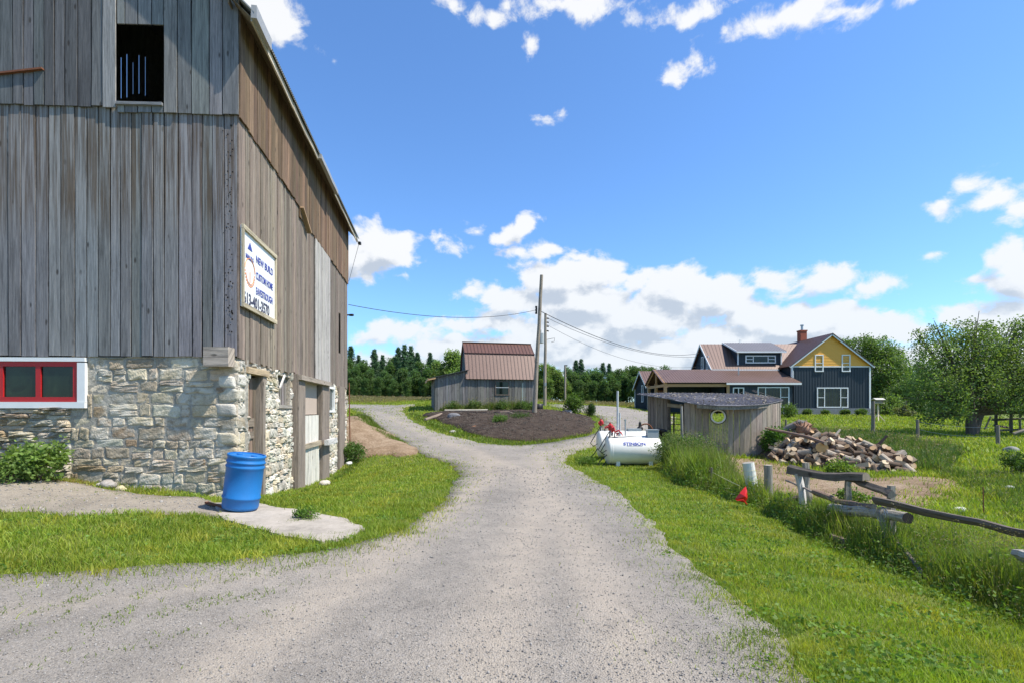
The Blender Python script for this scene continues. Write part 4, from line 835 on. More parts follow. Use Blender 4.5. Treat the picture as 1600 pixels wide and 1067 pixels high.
window(house, (RX0-.04, 63.4, 3.6), X2, -X1, .8, 2.1, (1,), 1, .1, .1, split=(0,))
# ================================================================== round wooden shed with porthole
RC = (8.92, 22.35); RR_ = 2.45; gz = -.35
rs = thing('round_shed', 'weathered round board shed with thin sloping metal roof and porthole', 'shed', (RC[0], RC[1], -.2))
roofz = lambda y: 1.78+(y-19.5)*.105
mb = MB(); a_ = R(219); aend = R(352); ph = math.atan2(19.93-RC[1], 8.0-RC[0])
pr = .245; pcx, pcz = (1120.5-800)/800, 650; pang = None
while a_ < aend:
    near = abs(RC[0]+RR_*math.cos(a_+.03)-pcx*20.15) < .36; wv = (.055 if near else rnd(.16, .30))/RR_; b_ = min(a_+wv, aend); m_ = (a_+b_)/2; c = (.26, .215, .168) if near else vary((.27, .225, .175), .18)
    pa = np.array([RC[0]+RR_*math.cos(a_+.003), RC[1]+RR_*math.sin(a_+.003), 0]); pb = np.array([RC[0]+RR_*math.cos(b_-.003), RC[1]+RR_*math.sin(b_-.003), 0]); nn_ = np.array([math.cos(m_), math.sin(m_), 0]); mp = (pa+pb)/2
    zt_ = roofz(mp[1])-.03; z0_ = h(mp[0], mp[1])-.12; segs_ = [(z0_, zt_)]
    hx = pcx*20.15; hz_ = 1.6-10/800*20.15; dx = max(0, abs(mp[0]-hx)-wv*RR_/2*.3)
    if dx < pr: dd = math.sqrt(pr*pr-dx*dx) if dx < pr else 0; segs_ = [(z0_, hz_-dd), (hz_+dd, zt_)]
    L_ = np.linalg.norm(pb-pa); uu = (pb-pa)/L_
    for lo_, hi_2 in segs_: plank_wall(mb, pa, uu, nn_, 0, L_, lo_, hi_2, (9, 9), .03, tuple(c), .0, rag=.01, gap=0)
    a_ = b_
mb.build('wall', 'weathered_board', rs)
mb = MB(); pc_ = np.array([hx, 0, hz_]); an = -math.acos((hx-RC[0])/RR_); pc_[1] = RC[1]+RR_*math.sin(an); pn = np.array([math.cos(an), math.sin(an), 0]); pu = np.cross(Zv, pn)
ring = [pc_+pn*.05+pu*math.cos(t)*(pr+.0)+Zv*math.sin(t)*(pr+.0) for t in np.linspace(0, 2*math.pi, 33)]; mb.tube(ring, .035, 8, caps=False); pt_ = mb.build('porthole', 'white_paint', rs, True)
mb = MB(); ring = [pc_+pn*.045+pu*math.cos(t)*(pr+.045)+Zv*math.sin(t)*(pr+.045) for t in np.linspace(0, 2*math.pi, 33)]; mb.tube(ring, .016, 6, caps=False); mb.build('rubber_seal', 'rubber', pt_, True)
outl = [(1223.5, 21.4), (1205, 20.2), (1188, 19.6), (1150, 19.15), (1120, 19.2), (1091, 19.7), (1060, 21.1), (1044, 22.3), (1020, 23.6), (995, 25.0), (1040, 25.6), (1083, 25.4), (1149, 25.0), (1195, 24.0)]
op_ = np.array([pd(*a) for a in outl]); mb = MB(); cc = op_.mean(0)
top = np.column_stack([op_, roofz(op_[:, 1])+.03]); bot = top-[0, 0, .03]; k = len(op_)
mb.add(np.vstack([top, bot, [[*cc, roofz(cc[1])+.05], [*cc, roofz(cc[1])]]]), [np.array([[i, (i+1) % k, 2*k] for i in range(k)]+[[k+(i+1) % k, k+i, 2*k+1] for i in range(k)]), np.array([[i, k+i, k+(i+1) % k, (i+1) % k] for i in range(k)])])
y = 19.6
xx = 6.2
while xx < 11.6:                                                # shallow corrugations running front to back
    ys = [yy for yy in np.arange(19.4, 25.7, .05) if inside(op_, np.array([xx]), np.array([yy]))[0]]
    if len(ys) > 4: mb.beam((xx, ys[0], roofz(ys[0])+.045), (xx, ys[-1], roofz(ys[-1])+.045), .05, .03, col=(.85, .85, .9))
    xx += .16
mb.build('roof', 'grey_metal', rs)
mb = MB(); lx, ly = rng.uniform(6.2, 11.6, 1500), rng.uniform(19.6, 25.5, 1500); kq = inside(op_, lx, ly) & (vnoise(lx, ly, .5, 3) > -.25); lx, ly = lx[kq], ly[kq]
mb.leaves(np.column_stack([lx, ly, roofz(ly)+.075]), rng.uniform(.04, .12, len(lx)), rng.uniform(.15, .5, (len(lx), 1))*np.array([1, .85, .62]), .3, .8); tag(mb.build('leaf_litter', 'rock', rs), kind='stuff')
for k in range(7): b0 = np.array([rnd(10.6, 11.5), rnd(21.4, 22.6), 0]); b0[2] = roofz(b0[1])+.06; mb = MB(); mb.tube([b0, b0+[rnd(-.6, -.2), .1, rnd(.08, .2)], b0+[rnd(-1.1, -.7), .2, rnd(.05, .4)]], [.014, .01, .005], 5, (.3, .25, .2)); mb.build('twig', 'bark', rs)
mb = MB()
for i in range(1, 6): 
    a, b = bot[i-1] if i > 1 else bot[0], bot[i]
    mb.prism([a+[-.02, .05, -.002], b+[-.02, .05, -.002], b+[-.02, .05, -.13], a+[-.02, .05, -.13]], (0, .04, 0), vary((.20, .185, .15)))
mb.build('rim_board', 'rough_timber', rs)
mb = MB(); p = pd(1207, 22.0); mb.box((p[0]+.02, p[1], .8), (.07, .07, 2.3), (.6, .58, .52)); mb.build('corner_strip', 'fresh_timber', rs)
def lp(px, d, z0_, z1_, r_, c=(.25, .21, .17), nm='post'):
    p = pd(px, d); b = MB(); b.tube([(p[0], p[1], z0_), (p[0]+.02, p[1], (z0_+z1_)/2), (p[0], p[1], z1_)], [r_*1.1, r_, r_*.92], 9, c, lump=.12); return b.build(nm, 'rough_timber', rs)
lp(1066, 21.6, -.4, 1.85, .10); lp(1043.5, 23.2, -.4, 2.1, .11, (.2, .16, .13)); lp(1073, 22.6, -.4, 1.9, .08)
mb = MB(); q0, q1 = pd(1044, 23.1), pd(1085, 21.3); mb.beam((*q0, 1.83), (*q1, 1.70), .12, .16, col=(.27, .22, .15), segs=3, jit=.01); mb.build('beam', 'rough_timber', rs)
q0, q1 = np.array([*pd(1013, 24.6), 0]), np.array([*pd(1041, 23.6), 0]); mb = MB(); L_ = np.linalg.norm(q1-q0); uu = (q1-q0)/L_
plank_wall(mb, q0, uu, np.cross(uu, Zv), 0, L_, -.2, lambda x: roofz(24.4)-.04, (.14, .22), .03, (.235, .19, .15), .25, rag=.03); mb.build('side_wall', 'weathered_board', rs)
# ---- gate in the shed opening
q0, q1 = np.array([*pd(1044, 25.5), 0]), np.array([*pd(1064, 25.0), 0]); gz0 = h(q0[0], q0[1])
gate = thing('metal_gate', 'dark tubular metal gate seen through the opening of the round shed', 'gate', tuple(q0+Zv*gz0))
mb = MB()
for k in range(5): mb.tube([q0+Zv*(gz0+.25+k*.27), q1+Zv*(gz0+.25+k*.27)], .022, 6)
mb.build('rail', 'dark_metal', gate)
mb = MB()
for t in (0, .45, 1): mb.tube([q0+(q1-q0)*t+Zv*(gz0+.1), q0+(q1-q0)*t+Zv*(gz0+1.36)], .028 if t != .45 else .04, 6)
mb.build('upright', 'dark_metal', gate)
# ================================================================== fuel tanks
def tank(name, label, px, d, gz_, Lh=.93, r_=.49):
    x, y = pd(px, d); th = thing(name, label, 'fuel tank', (x, y, gz_)); zc = gz_+.10+r_; A = [[0, 0, 1], [0, 1, 0], [-1, 0, 0]]
    pr_ = [(0, -Lh), (r_*.5, -Lh+.008), (r_*.85, -Lh+.035), (r_*.97, -Lh+.07), (r_, -Lh+.11)]; pr_ = pr_+[(a, -b) for a, b in pr_[::-1]]
    m_ = MB(); m_.lathe(pr_, 48, (x, y, zc), A); m_.build('shell', 'tank_white', th, True)
    for s_ in (-.92, .92): m_ = MB(); m_.lathe([(r_+.001, -.012), (r_+.006, 0), (r_+.001, .012)], 48, (x+s_*(Lh-.11), y, zc), A); m_.build('weld_seam', 'tank_white', th)
    for s_ in (-.55, .55):
        m_ = MB(); m_.box((x+s_, y-.3, gz_+.12), (.13, .08, .32)); m_.box((x+s_, y+.3, gz_+.12), (.13, .08, .32)); m_.box((x+s_, y, gz_+.08), (.12, .6, .08)); m_.build('leg', 'white_paint', th)
    return th, x, y, zc
t1, tx, ty, tzc = tank('fuel_tank', 'white fuel tank with dark blue lettering, nearer of the two tanks', 988, 17.5, -.36)
A_ = .49
def bend(Rr):
    def f(u, v, w_):
        an_ = v/Rr+.42; return np.stack([tx-.40+u, ty-(Rr+w_)*np.cos(an_), tzc+(Rr+w_)*np.sin(an_)], 1)
    return f
text(t1, 'STINSON', .15, 'blue_ink', (0, 0, 0), X1, Zv, -X2, bold=.006, wscale=1.2, bend=bend(A_))
mb = MB()
for i in range(14): an_ = .37; p = np.array([tx-.27+i*.037, ty-(A_+.003)*math.cos(an_), tzc+(A_+.003)*math.sin(an_)]); mb.box(p, (.026, .004, .016))
mb.build('underline', 'blue_ink', t1)
mb = MB(); mb.tube([(tx-.43, ty, tzc+.4), (tx-.43, ty, tzc+1.28)], .028, 10); mb.tube([(tx-.43, ty, tzc+.45), (tx-.43, ty, tzc+.56)], .06, 10); mb.build('vent_pipe', 'pipe_grey', t1)
mb = MB(); mb.tube([(tx-.22, ty+.1, tzc+.4), (tx-.22, ty+.1, tzc+1.0)], .026, 8); mb.tube([(tx-.22, ty+.1, tzc+1.0), (tx-.22, ty+.1, tzc+1.05)], .04, 8); mb.build('fill_pipe', 'steel', t1)
mb = MB(); mb.box((tx+.65, ty-.1, tzc+.56), (.37, .3, .26)); mb.box((tx+.65, ty-.1, tzc+.70), (.40, .33, .02)); bx_ = mb.build('control_box', 'grey_box', t1)
mb = MB(); mb.tube([(tx-.85, ty-.25, tzc+.46), (tx-.3, ty-.2, tzc+.47), (tx+.1, ty-.16, tzc+.5), (tx+.45, ty-.2, tzc+.5)], .012, 6); mb.build('cable', 'rubber', t1)
def pump(par, x, y, z, k):
    m_ = MB(); m_.tube([(x, y, z-.5), (x, y, z-.1)], .035, 8); m_.build('standpipe', 'pipe_grey', par)
    m_ = MB(); m_.rock((x, y, z+.02), (.085, .08, .11), 2, .12); m_.tube([(x-.1, y, z+.02), (x+.1, y-.02, z-.02)], .05, 10); m_.tube([(x, y, z+.1), (x, y, z+.17)], .03, 8); m_.build('pump', 'red_paint', par, True)
    nz_ = MB(); nz_.tube([(x+.12, y-.1, z-.16), (x+.28, y-.13, z-.10), (x+.34, y-.13, z-.2)], [.03, .035, .014], 8); nz_.beam((x+.12, y-.1, z-.2), (x+.27, y-.12, z-.17), .02, .02); nz_.build('nozzle', 'red_paint', par)
    hs = MB(); hs.tube([(x, y-.05, z-.1), (x-.05, y-.12, z-.45), (x-.12, y-.15, z-.9), (x-.3-.1*k, y-.2, z-1.15), (x-.45, y-.25, z-1.28)], .018, 6)
    hs.tube([(x+.13, y-.1, z-.2), (x+.12, y-.15, z-.6), (x+.08, y-.15, z-1.0), (x-.02, y-.15, z-1.25)], .018, 6)
    hs.tube([(x-.05, y-.08, z-.15), (x-.3, y-.1, z-.55), (x-.42, y-.12, z-.75), (x-.3, y-.12, z-.86), (x-.12, y-.1, z-.75), (x-.06, y-.1, z-.3)], .016, 6); hs.build('hose', 'rubber', par, True)
pump(t1, tx-.78, ty-.1, tzc+.78, 1); pump(t1, tx-.66, ty+.15, tzc+.7, 0)
t2, t2x, t2y, t2z = tank('fuel_tank', 'plain white fuel tank half hidden behind the lettered tank', 972, 19.4, -.28, .95, .50)
mb = MB(); mb.tube([(t2x-.17, t2y, t2z+.4), (t2x-.17, t2y, t2z+2.0)], .04, 10); mb.build('vent_pipe', 'pipe_grey', t2)
mb = MB(); mb.box((t2x+.45, t2y, t2z+.52), (.5, .3, .12)); mb.build('lid_box', 'grey_box', t2)
pump(t2, t2x-.8, t2y, t2z+.78, 0)
# ---- rusty machine behind the tanks
x, y, z = gd(1020, 21.5)
rm = thing('farm_machine', 'rusty engine with a curved pipe standing in weeds behind the tanks', 'machine', (x, y, z))
mb = MB(); mb.box((x+.15, y, z+.55), (.8, .4, .4)); mb.rock((x+.4, y-.1, z+.75), (.25, .2, .2), 2, .2); mb.build('engine', 'dark_metal', rm)
mb = MB(); mb.tube([(x-.3+.28*math.cos(t), y, z+.85+.28*math.sin(t)) for t in np.linspace(-.3, 3.4, 12)], .03, 7); mb.build('pipe', 'rusty', rm)
mb = MB(); mb.lathe([(.04, -.03), (.3, -.03), (.33, 0), (.3, .03), (.04, .03)], 20, (x-.05, y-.25, z+.35), [[0, 1, 0], [0, 0, 1], [1, 0, 0]]); mb.build('flywheel', 'rusty', rm)
x, y, z = gd(1000, 19.6); mb = MB(); mb.lathe([(0, 0), (.09, 0), (.12, .25), (.06, .3), (.05, .45), (0, .5)], 10, (x-.0, y, z+.9)); mb.tube([(x, y, z-.1), (x, y, z+.95)], .02, 6); tag(mb.build('filler_cap', 'dark_metal', None, org=(x, y, z)), 'dark capped breather pipe rising behind the lettered tank', 'pipe')
# ================================================================== poles and wires
def pole(name, label, px0, d, py1, px1, r0, r1, base=None):
    x, y, z = gd(px0, d); z = z if base is None else base; x1, _ = pd(px1, d); z1 = 1.6+(640-py1)/800*d
    t_ = thing(name, label, 'utility pole', (x, y, z)); m_ = MB(); k = 6; m_.tube([(x+(x1-x)*i/k+.015*math.sin(i*2), y, z-.4+(z1-z+.4)*i/k) for i in range(k+1)], np.linspace(r0, r1, k+1), 12, (.27, .23, .18), lump=.04); m_.build('shaft', 'rough_timber', t_)
    return t_, np.array([x1, y, z1]), (x, y, z)
p1, p1t, p1b = pole('utility_pole', 'tall bare wooden pole leaning beside the small grey shed', 834, 33, 430, 846.5, .15, .10)
mb = MB(); ins = np.array([*pd(841, 32.95), 1.6+(640-485)/800*33]); mb.box(ins+[-.12, 0, 0], (.12, .1, .5)); 
for dz in (-.2, 0, .2): mb.tube([ins+[-.2, 0, dz], ins+[-.12, 0, dz]], .05, 8)
mb.build('insulator', 'dark_metal', p1)
p2, p2t, p2b = pole('utility_pole', 'shorter wooden pole carrying a grey transformer behind the leaning pole', 851, 45, 490, 852.5, .15, .11)
mb = MB(); mb.tube([p2t+[-.42, -.1, -1.75], p2t+[-.42, -.1, -2.6]], .24, 16); mb.tube([p2t+[-.42, -.1, -1.75], p2t+[-.42, -.1, -1.45]], .05, 8); mb.build('transformer', 'grey_box', p2)
mb = MB(); mb.tube([p2t+[0, 0, -2.3], p2t+[.5, 0, -2.2], p2t+[.8, 0, -2.15], p2t+[.75, 0, -2.45], p2t+[.5, 0, -2.5]], .02, 6)
for dz in (-.4, -.75, -1.1, -1.5): mb.tube([p2t+[.05, 0, dz], p2t+[.28, 0, dz-.05]], .06, 7)
mb.build('cable_bracket', 'dark_metal', p2); mb = MB(); mb.box(p2t+[-.02, -.18, -6.2], (.18, .12, .3)); mb.build('meter_box', 'grey_box', p2)
p3, p3t, p3b = pole('utility_pole', 'short grey pole farther off in front of the middle trees', 883, 78, 571, 883, .16, .14)
mb = MB(); mb.box(p3t+[.1, 0, .05], (.5, .15, .12)); mb.build('cap', 'dark_metal', p3)
def wire(name, label, a, b, sag, r_=.012, cat='cable', mat='black_wire', grp_=None, n_=24):
    a, b = A3(a, b); P_ = [a+(b-a)*t-Zv*sag*4*t*(1-t) for t in np.linspace(0, 1, n_)]; m_ = MB(); m_.tube(P_, r_, 5); return tag(m_.build(name, mat, None, org=tuple(a)), label, cat, grp_)
bc = C0+SU*(SLEN+.02)+SN*.08+Zv*sz(476, SLEN)
wire('power_cable', 'black cable sagging from the barn corner to the leaning pole', bc, ins+[-.15, 0, 0], .5, .014)
hp = np.array([WX0-.2, WYM, 1.6+(640-551)/800*WYM]); wire('power_cable', 'upper black cable running from the leaning pole to the house peak', ins+[.2, 0, -.1], hp, 1.2, .022)
wire('power_cable', 'middle cable from the transformer pole to the house peak', p2t+[.05, 0, -.35], hp+[0, 0, -.45], 1.1, .018); wire('power_cable', 'lowest thin cable from the transformer pole towards the porch roof', p2t+[.05, 0, -.95], hp+[0, -.5, -1.6], 1.4, .014)
wire('hanging_cord', 'thin cord looping down from the barn eave to the far corner', pe(SLEN+.1)+SN*.12-Zv*.2, C0+SU*(SLEN)+SN*.1+Zv*sz(440, SLEN), .0, .008)
# ================================================================== near log fence
fence = thing('log_fence', 'broken split rail fence of grey logs sunk in tall grass', 'fence', (4.75, 7, -.2))
def q3(px, py, d): return np.array([(px-800)/800*d, d, 1.6+(640-py)/800*d])
def rail(pts, r0, r1, col=(.135, .110, .088), seg=8, lump=.34, nm='rail', capc=(.3, .24, .17), par=None, label=None):
    pts = np.array(pts); k = 7; t = np.linspace(0, len(pts)-1, k); P_ = np.stack([np.interp(t, range(len(pts)), pts[:, j]) for j in range(3)], 1); P_[1:-1] += rng.uniform(-.009, .009, (k-2, 3))
    b = MB(); b.tube(P_, np.linspace(r0, r1, k)*rng.uniform(.88, 1.1, k), seg, vary(col, .1), lump=lump, capcol=capc, capmat=1); return tag(b.build(nm, ['rough_timber', 'log_end'], par or fence), label)
rail([q3(1234, 733, 8.9), q3(1290, 744, 7.9), q3(1353, 745, 7.0)], .062, .048)
rail([q3(1326, 746, 7.5), q3(1394, 772, 6.5)], .045, .05)
rail([q3(1367, 780, 6.6), q3(1492, 808, 5.45), q3(1630, 838, 4.6)], .048, .036)
rail([q3(1272, 768, 8.2), q3(1310, 783, 7.6), q3(1365, 792, 6.7)], .06, .05, (.19, .13, .10))
rail([q3(1300, 795, 7.6), q3(1350, 799, 6.9), q3(1419, 809, 6.1)], .085, .062, (.33, .30, .25), 12, .06, capc=(.03, .025, .02), label='round pale log with a dark hollow end')
rail([q3(1225, 782, 9.2), q3(1256, 776, 8.7)], .05, .05, (.16, .11, .09)); rail([q3(1228, 750, 9), q3(1275, 770, 8.2)], .02, .02, (.25, .2, .17), 6)
rail([q3(1395, 838, 6.3), q3(1440, 893, 5.4)], .022, .018, (.15, .125, .10), 7); rail([q3(1590, 865, 4.7), q3(1640, 880, 4.4)], .05, .05, (.35, .32, .28))
rail([q3(1300, 838, 7.0), q3(1322, 846, 6.7)], .05, .05, (.25, .18, .13), 8)
for a, b, r_, c in ((q3(1247, 740, 8.6), q3(1263, 800, 8.4), .05, (.45, .42, .37)), (q3(1259, 722, 9.2), q3(1262, 800, 9.2), .05, (.25, .22, .18)), (q3(1324, 744, 7.7), q3(1322, 800, 7.7), .042, (.22, .2, .17)), (q3(1393, 758, 6.6), q3(1391, 850, 6.6), .045, (.24, .22, .18)), (q3(1377, 800, 6.5), q3(1388, 850, 6.3), .03, (.26, .24, .2)), (q3(1398, 800, 6.5), q3(1389, 850, 6.3), .028, (.4, .37, .32))):
    b = b.copy(); b[2] -= .3; rail([b, (a+b)/2, a], r_*1.1, r_, c, 8, nm='post')
mb = MB(); cw_ = q3(1376, 803, 6.45)
for k in range(3): mb.tube([cw_+np.array([rnd(-.01, .01)+k*.02, math.cos(t)*.085, math.sin(t)*.09]) for t in np.linspace(0, 6.28, 14)], .006, 5, caps=False)
mb.build('binding_wire', 'steel', fence)
# ---- individual posts near the fence
def sp_post(name, label, px, py0, py1, d, r_, mat='rough_timber', col=(.25, .22, .18), lean=0, grp=None, cat='fence post', sink=.35):
    a = q3(px, py1, d); a[2] = min(a[2], h(a[0], a[1])+.05)-sink; b = q3(px+lean, py0, d); t_ = thing(name, label, cat, (a[0], a[1], h(a[0], a[1])), grp)
    m_ = MB(); m_.tube([a, (a+b)/2+[.01, 0, 0], b], [r_*1.05, r_, r_*.95], 16, vary(col, .05), lump=.03, capcol=(.3, .27, .22)); m_.build('shaft', mat, t_); return t_, a, b
wp_, a, b = sp_post('wrapped_post', 'pale wrapped post leaning beside the red plastic shell', 1181, 722, 782, 10.3, .115, 'fresh_timber', (.60, .59, .52), -12)
mb = MB()
for k in range(5): t = .5+k*.09; p = a+(b-a)*t; mb.tube([p+[math.cos(q)*.122, math.sin(q)*.122, .012*math.sin(q*2+k)] for q in np.linspace(0, 6.28, 16)], .003, 4, caps=False)
mb.build('wrapping_cord', 'rope', wp_)
sp_post('fence_post', 'short square grey post stub between the pale wrapped post and the log fence', 1200, 726, 780, 10.6, .085, col=(.24, .22, .18))
# red plastic shell hanging on the wire
rp0 = q3(1159, 771, 9.3); th = thing('red_shell', 'torn red plastic shell hanging by the wire in front of the pale post', 'plastic shell', tuple(rp0-Zv*.15))
mb = MB(); o = []
pl = [(-.13, -.10), (-.05, .02), (.03, .10), (.075, .14), (.09, .06), (.10, -.08), (.075, -.16), (.02, -.15)]
front = [rp0+[x, -.03+.25*abs(z), z] for x, z in pl]; back = [rp0+[x*.8+.03, .05, z*.8] for x, z in pl]; k = len(pl)
mb.add(np.vstack([front, back, [rp0+[.02, -.09, -.03]], [rp0+[.03, .07, 0]]]), [np.array([[(i+1) % k, i, 2*k] for i in range(k)]+[[k+i, k+(i+1) % k, 2*k+1] for i in range(k)]), np.array([[i, (i+1) % k, k+(i+1) % k, k+i] for i in range(k)])])
mb.build('shell', 'red_plastic', th); mb = MB(); mb.tube([rp0+[-.12, -.06, -.11], rp0+[-.02, -.1, -.09], rp0+[.06, -.07, -.17]], .012, 6); mb.build('rim', 'red_plastic', th)
# electric strings
w0 = q3(1067, 706, 15.5)
for i, (e, lb) in enumerate(((q3(1155, 758, 10.1), 'upper pale string stretched from the grey stake to the red shell'), (q3(1148, 772, 10.2), 'middle pale string slack between the grey stake and the red shell'), (q3(1140, 762, 10.6), 'lowest faint pale string sagging through the tall weeds'))):
    wire('fence_string', lb, w0-Zv*.07*i, e, .06+.1*i, .006, 'string', 'rope')
sp_post('stake', 'thin grey stake standing left of the round shed wall in weeds', 1067, 634, 730, 15.6, .03, lean=-2, cat='stake', col=(.3, .28, .25)); sp_post('stake', 'short dark stake stub among weeds by the strings', 1108, 730, 765, 11.8, .025, lean=4, cat='stake', col=(.1, .09, .07))
sp_post('stake', 'thin rusty metal rod standing alone in the pasture right of the bare patch', 1536, 760, 797, 9.2, .009, 'rusty', lean=0, cat='stake')
# ---- paddock fence posts and wire
pp = []
for px, py0, py1, d, r_, lb in ((1364, 626, 683, 30, .10, 'dark post near the bird table'), (1433.5, 655, 688, 27, .075, 'grey wooden post in grass left of the apple tree trunk'), (1559, 664, 700, 24, .075, 'grey wooden post in grass right of the apple tree trunk'), (1217, 660, 690, 26, .05, 'small dark post behind the firewood heap'), (1228, 655, 690, 27, .05, 'small grey post right behind the firewood heap')):
    t_, a, b = sp_post('fence_post', lb, px, py0, py1, d, r_, col=(.2, .17, .13)); pp.append(b)
wire('fence_wire', 'thin wire sagging between the two grey posts before the apple tree', pp[1]-Zv*.1, pp[2]-Zv*.1, .1, .007, 'wire', 'steel'); wire('fence_wire', 'lower slack wire between the two grey posts before the apple tree', pp[1]-Zv*.5, pp[2]-Zv*.5, .15, .007, 'wire', 'steel')
# far log fence at the right edge
ff = thing('log_fence', 'distant dark log fence behind the apple tree at the right edge', 'fence', gd(1580, 34))
for a, b in ((q3(1550, 655, 34), q3(1640, 652, 33)), (q3(1552, 664, 34), q3(1578, 668, 33.5)), (q3(1560, 672, 33), q3(1650, 668, 32)), (q3(1584, 677, 29), q3(1625, 663, 29)), (q3(1575, 645, 35), q3(1650, 646, 34)), (q3(1538, 672, 36), q3(1548, 650, 36))): rail([a, b], .07, .06, (.17, .15, .12), par=ff)
for px, d in ((1556, 34), (1580, 33), (1604, 33), (1594, 35)): a = q3(px, 640, d); rail([gd(px, d)[:2]+(gd(px, d)[2]-.3,), a], .09, .08, (.15, .13, .11), nm='post', par=ff)
# ================================================================== bird table
x, y, z = gd(1372, 44); bt = thing('bird_table', 'pale wooden bird table on a pole with splayed feet on the lawn', 'bird feeder', (x, y, z)); PT2 = (.62, .52, .36)
mb = MB(); mb.box((x, y, z+1.0), (.1, .1, 1.3), PT2); mb.build('pole', 'fresh_timber', bt)
for a in (0, 2.1, 4.2, 3.1): mb = MB(); mb.beam((x, y, z+.6), (x+.55*math.cos(a), y+.5*math.sin(a), z), .07, .07, col=PT2); mb.build('foot', 'fresh_timber', bt)
mb = MB(); mb.box((x, y, z+1.55), (.75, .5, .06), PT2); mb.box((x, y, z+1.68), (.5, .3, .2), (.3, .26, .2)); mb.build('tray', 'fresh_timber', bt)
mb = MB(); mb.prism([(x-.42, y-.32, z+1.85), (x+.42, y-.32, z+1.85), (x+.42, y, z+1.98), (x-.42, y, z+1.98)], (0, 0, -.04), (.5, .48, .42)); mb.prism([(x-.42, y+.32, z+1.85), (x+.42, y+.32, z+1.85), (x+.42, y, z+1.98), (x-.42, y, z+1.98)], (0, 0, -.04), (.5, .48, .42)); mb.build('roof', 'fresh_timber', bt)
# ================================================================== firewood heap
hl = [(1238, 19.6, 1.0), (1258, 19.2, 1.12), (1285, 18.9, 1.02), (1320, 18.2, .88), (1360, 17.4, .70), (1390, 17.0, .45), (1416, 16.8, .12)]
hx_ = np.array([pd(a, b) for a, b, c in hl]); hh_ = np.array([c for a, b, c in hl])
def heap(X, Y):
    best = np.zeros(np.shape(X))
    for i in range(len(hl)-1):
        a, b = hx_[i], hx_[i+1]; d = b-a; t = np.clip(((X-a[0])*d[0]+(Y-a[1])*d[1])/(d@d), 0, 1); dd = np.hypot(X-a[0]-t*d[0], (Y-a[1]-t*d[1])*np.where(Y < a[1]+t*d[1], .62, 1.1)); hv = hh_[i]+(hh_[i+1]-hh_[i])*t
        best = np.maximum(best, hv*np.clip(1-dd/(.45+1.0*hv), 0, 1)**.8)
    return best
mb = MB(); gx, gy = np.meshgrid(np.arange(8.4, 14.4, .12), np.arange(13.6, 22.2, .12)); hz2 = heap(gx, gy); zz = H(gx, gy).reshape(gx.shape)+np.maximum(hz2-.14, -.1)+.05*vnoise(gx, gy, 2.5, 3)*(hz2 > .05)
ny, nx_ = gx.shape; i = (np.arange(ny-1)[:, None]*nx_+np.arange(nx_-1)[None]).ravel(); kk = (hz2[:-1, :-1].ravel() > .02)
mb.add(np.column_stack([gx.ravel(), gy.ravel(), zz.ravel()]), np.stack([i, i+1, i+nx_+1, i+nx_], 1)[kk], None, (.10, .075, .055)); tag(mb.build('bark_litter', 'bark', None, True), 'dark bark and wood litter under the firewood heap', 'bark litter', None, 'stuff')
protos = []
def log_mesh(kind):
    b = MB(); L = rnd(.28, .44); r_ = rnd(.055, .115)
    if kind == 'big': L, r_ = .38, .19
    ec = {'birch': (.58, .46, .30), 'dark': (.42, .27, .14), 'big': (.58, .34, .14)}.get(kind, (.44, .33, .21)); bcol = {'birch': (.34, .285, .22), 'dark': (.12, .085, .06), 'big': (.14, .11, .09)}.get(kind, (.18, .125, .085))
    if kind != 'split':
        b.tube([(-L/2, 0, 0), (-L*.2, rnd(-.01, .01), rnd(-.01, .01)), (L*.2, rnd(-.01, .01), 0), (L/2, 0, 0)], [r_, r_*rnd(.92, 1.05), r_*rnd(.92, 1.05), r_], 12, bcol, lump=.07, capmat=1, capcol=ec)
        if kind == 'birch' and rnd(0, 1) < .4: b.tube([(0, 0, r_*.6), (.08, .02, r_*1.5)], [.04, .03], 7, bcol, capmat=1, capcol=ec)
    else:
        n_ = 7; aa = np.linspace(0, R(rnd(80, 120)), n_); P_ = np.array([(0, 0)]+[(math.cos(t), math.sin(t)) for t in aa])*r_*1.6; P_ -= P_.mean(0); k = len(P_)
        V = [(-L/2, p[0], p[1]) for p in P_]+[(L/2, p[0]*.95, p[1]) for p in P_]; V += [(-L/2, 0, 0), (L/2, 0, 0)]
        bark_f = np.array([[i, i+1, k+i+1, k+i] for i in range(1, k-1)]); cut = np.array([[0, 1, k+1, k], [k-1, 0, k, 2*k-1]]); cap = np.array([[2*k, (i+1) % k, i] for i in range(k)]+[[2*k+1, k+i, k+(i+1) % k] for i in range(k)])
        U = [(v[1]*1+v[2], v[0], 1) for v in V]; b.add(V, bark_f, U, bcol, 0); b.add(V, cut, U, ec, 1); b.add(V, cap, U, ec, 1)
    o = b.build('firewood_log', ['bark', 'log_end'], None); return o
KL = {'birch': ('pale barked firewood log in the heap', 6), 'dark': ('dark barked firewood log in the heap', 5), 'split': ('split firewood wedge with pale faces in the heap', 6), 'mid': ('brown barked firewood log in the heap', 4)}
for kd, (lb, n_) in KL.items():
    for _ in range(n_): protos.append((log_mesh(kd), kd, lb))
used = set(); cnt = 0; placed = []
def place_log(o, x, y, z, grp, lb):
    o.location = (x, y, z); o.rotation_euler = (rnd(0, 6.28), rnd(-.85, .85), rnd(0, 6.28)); tag(o, lb, 'firewood log', grp)
tries = 0
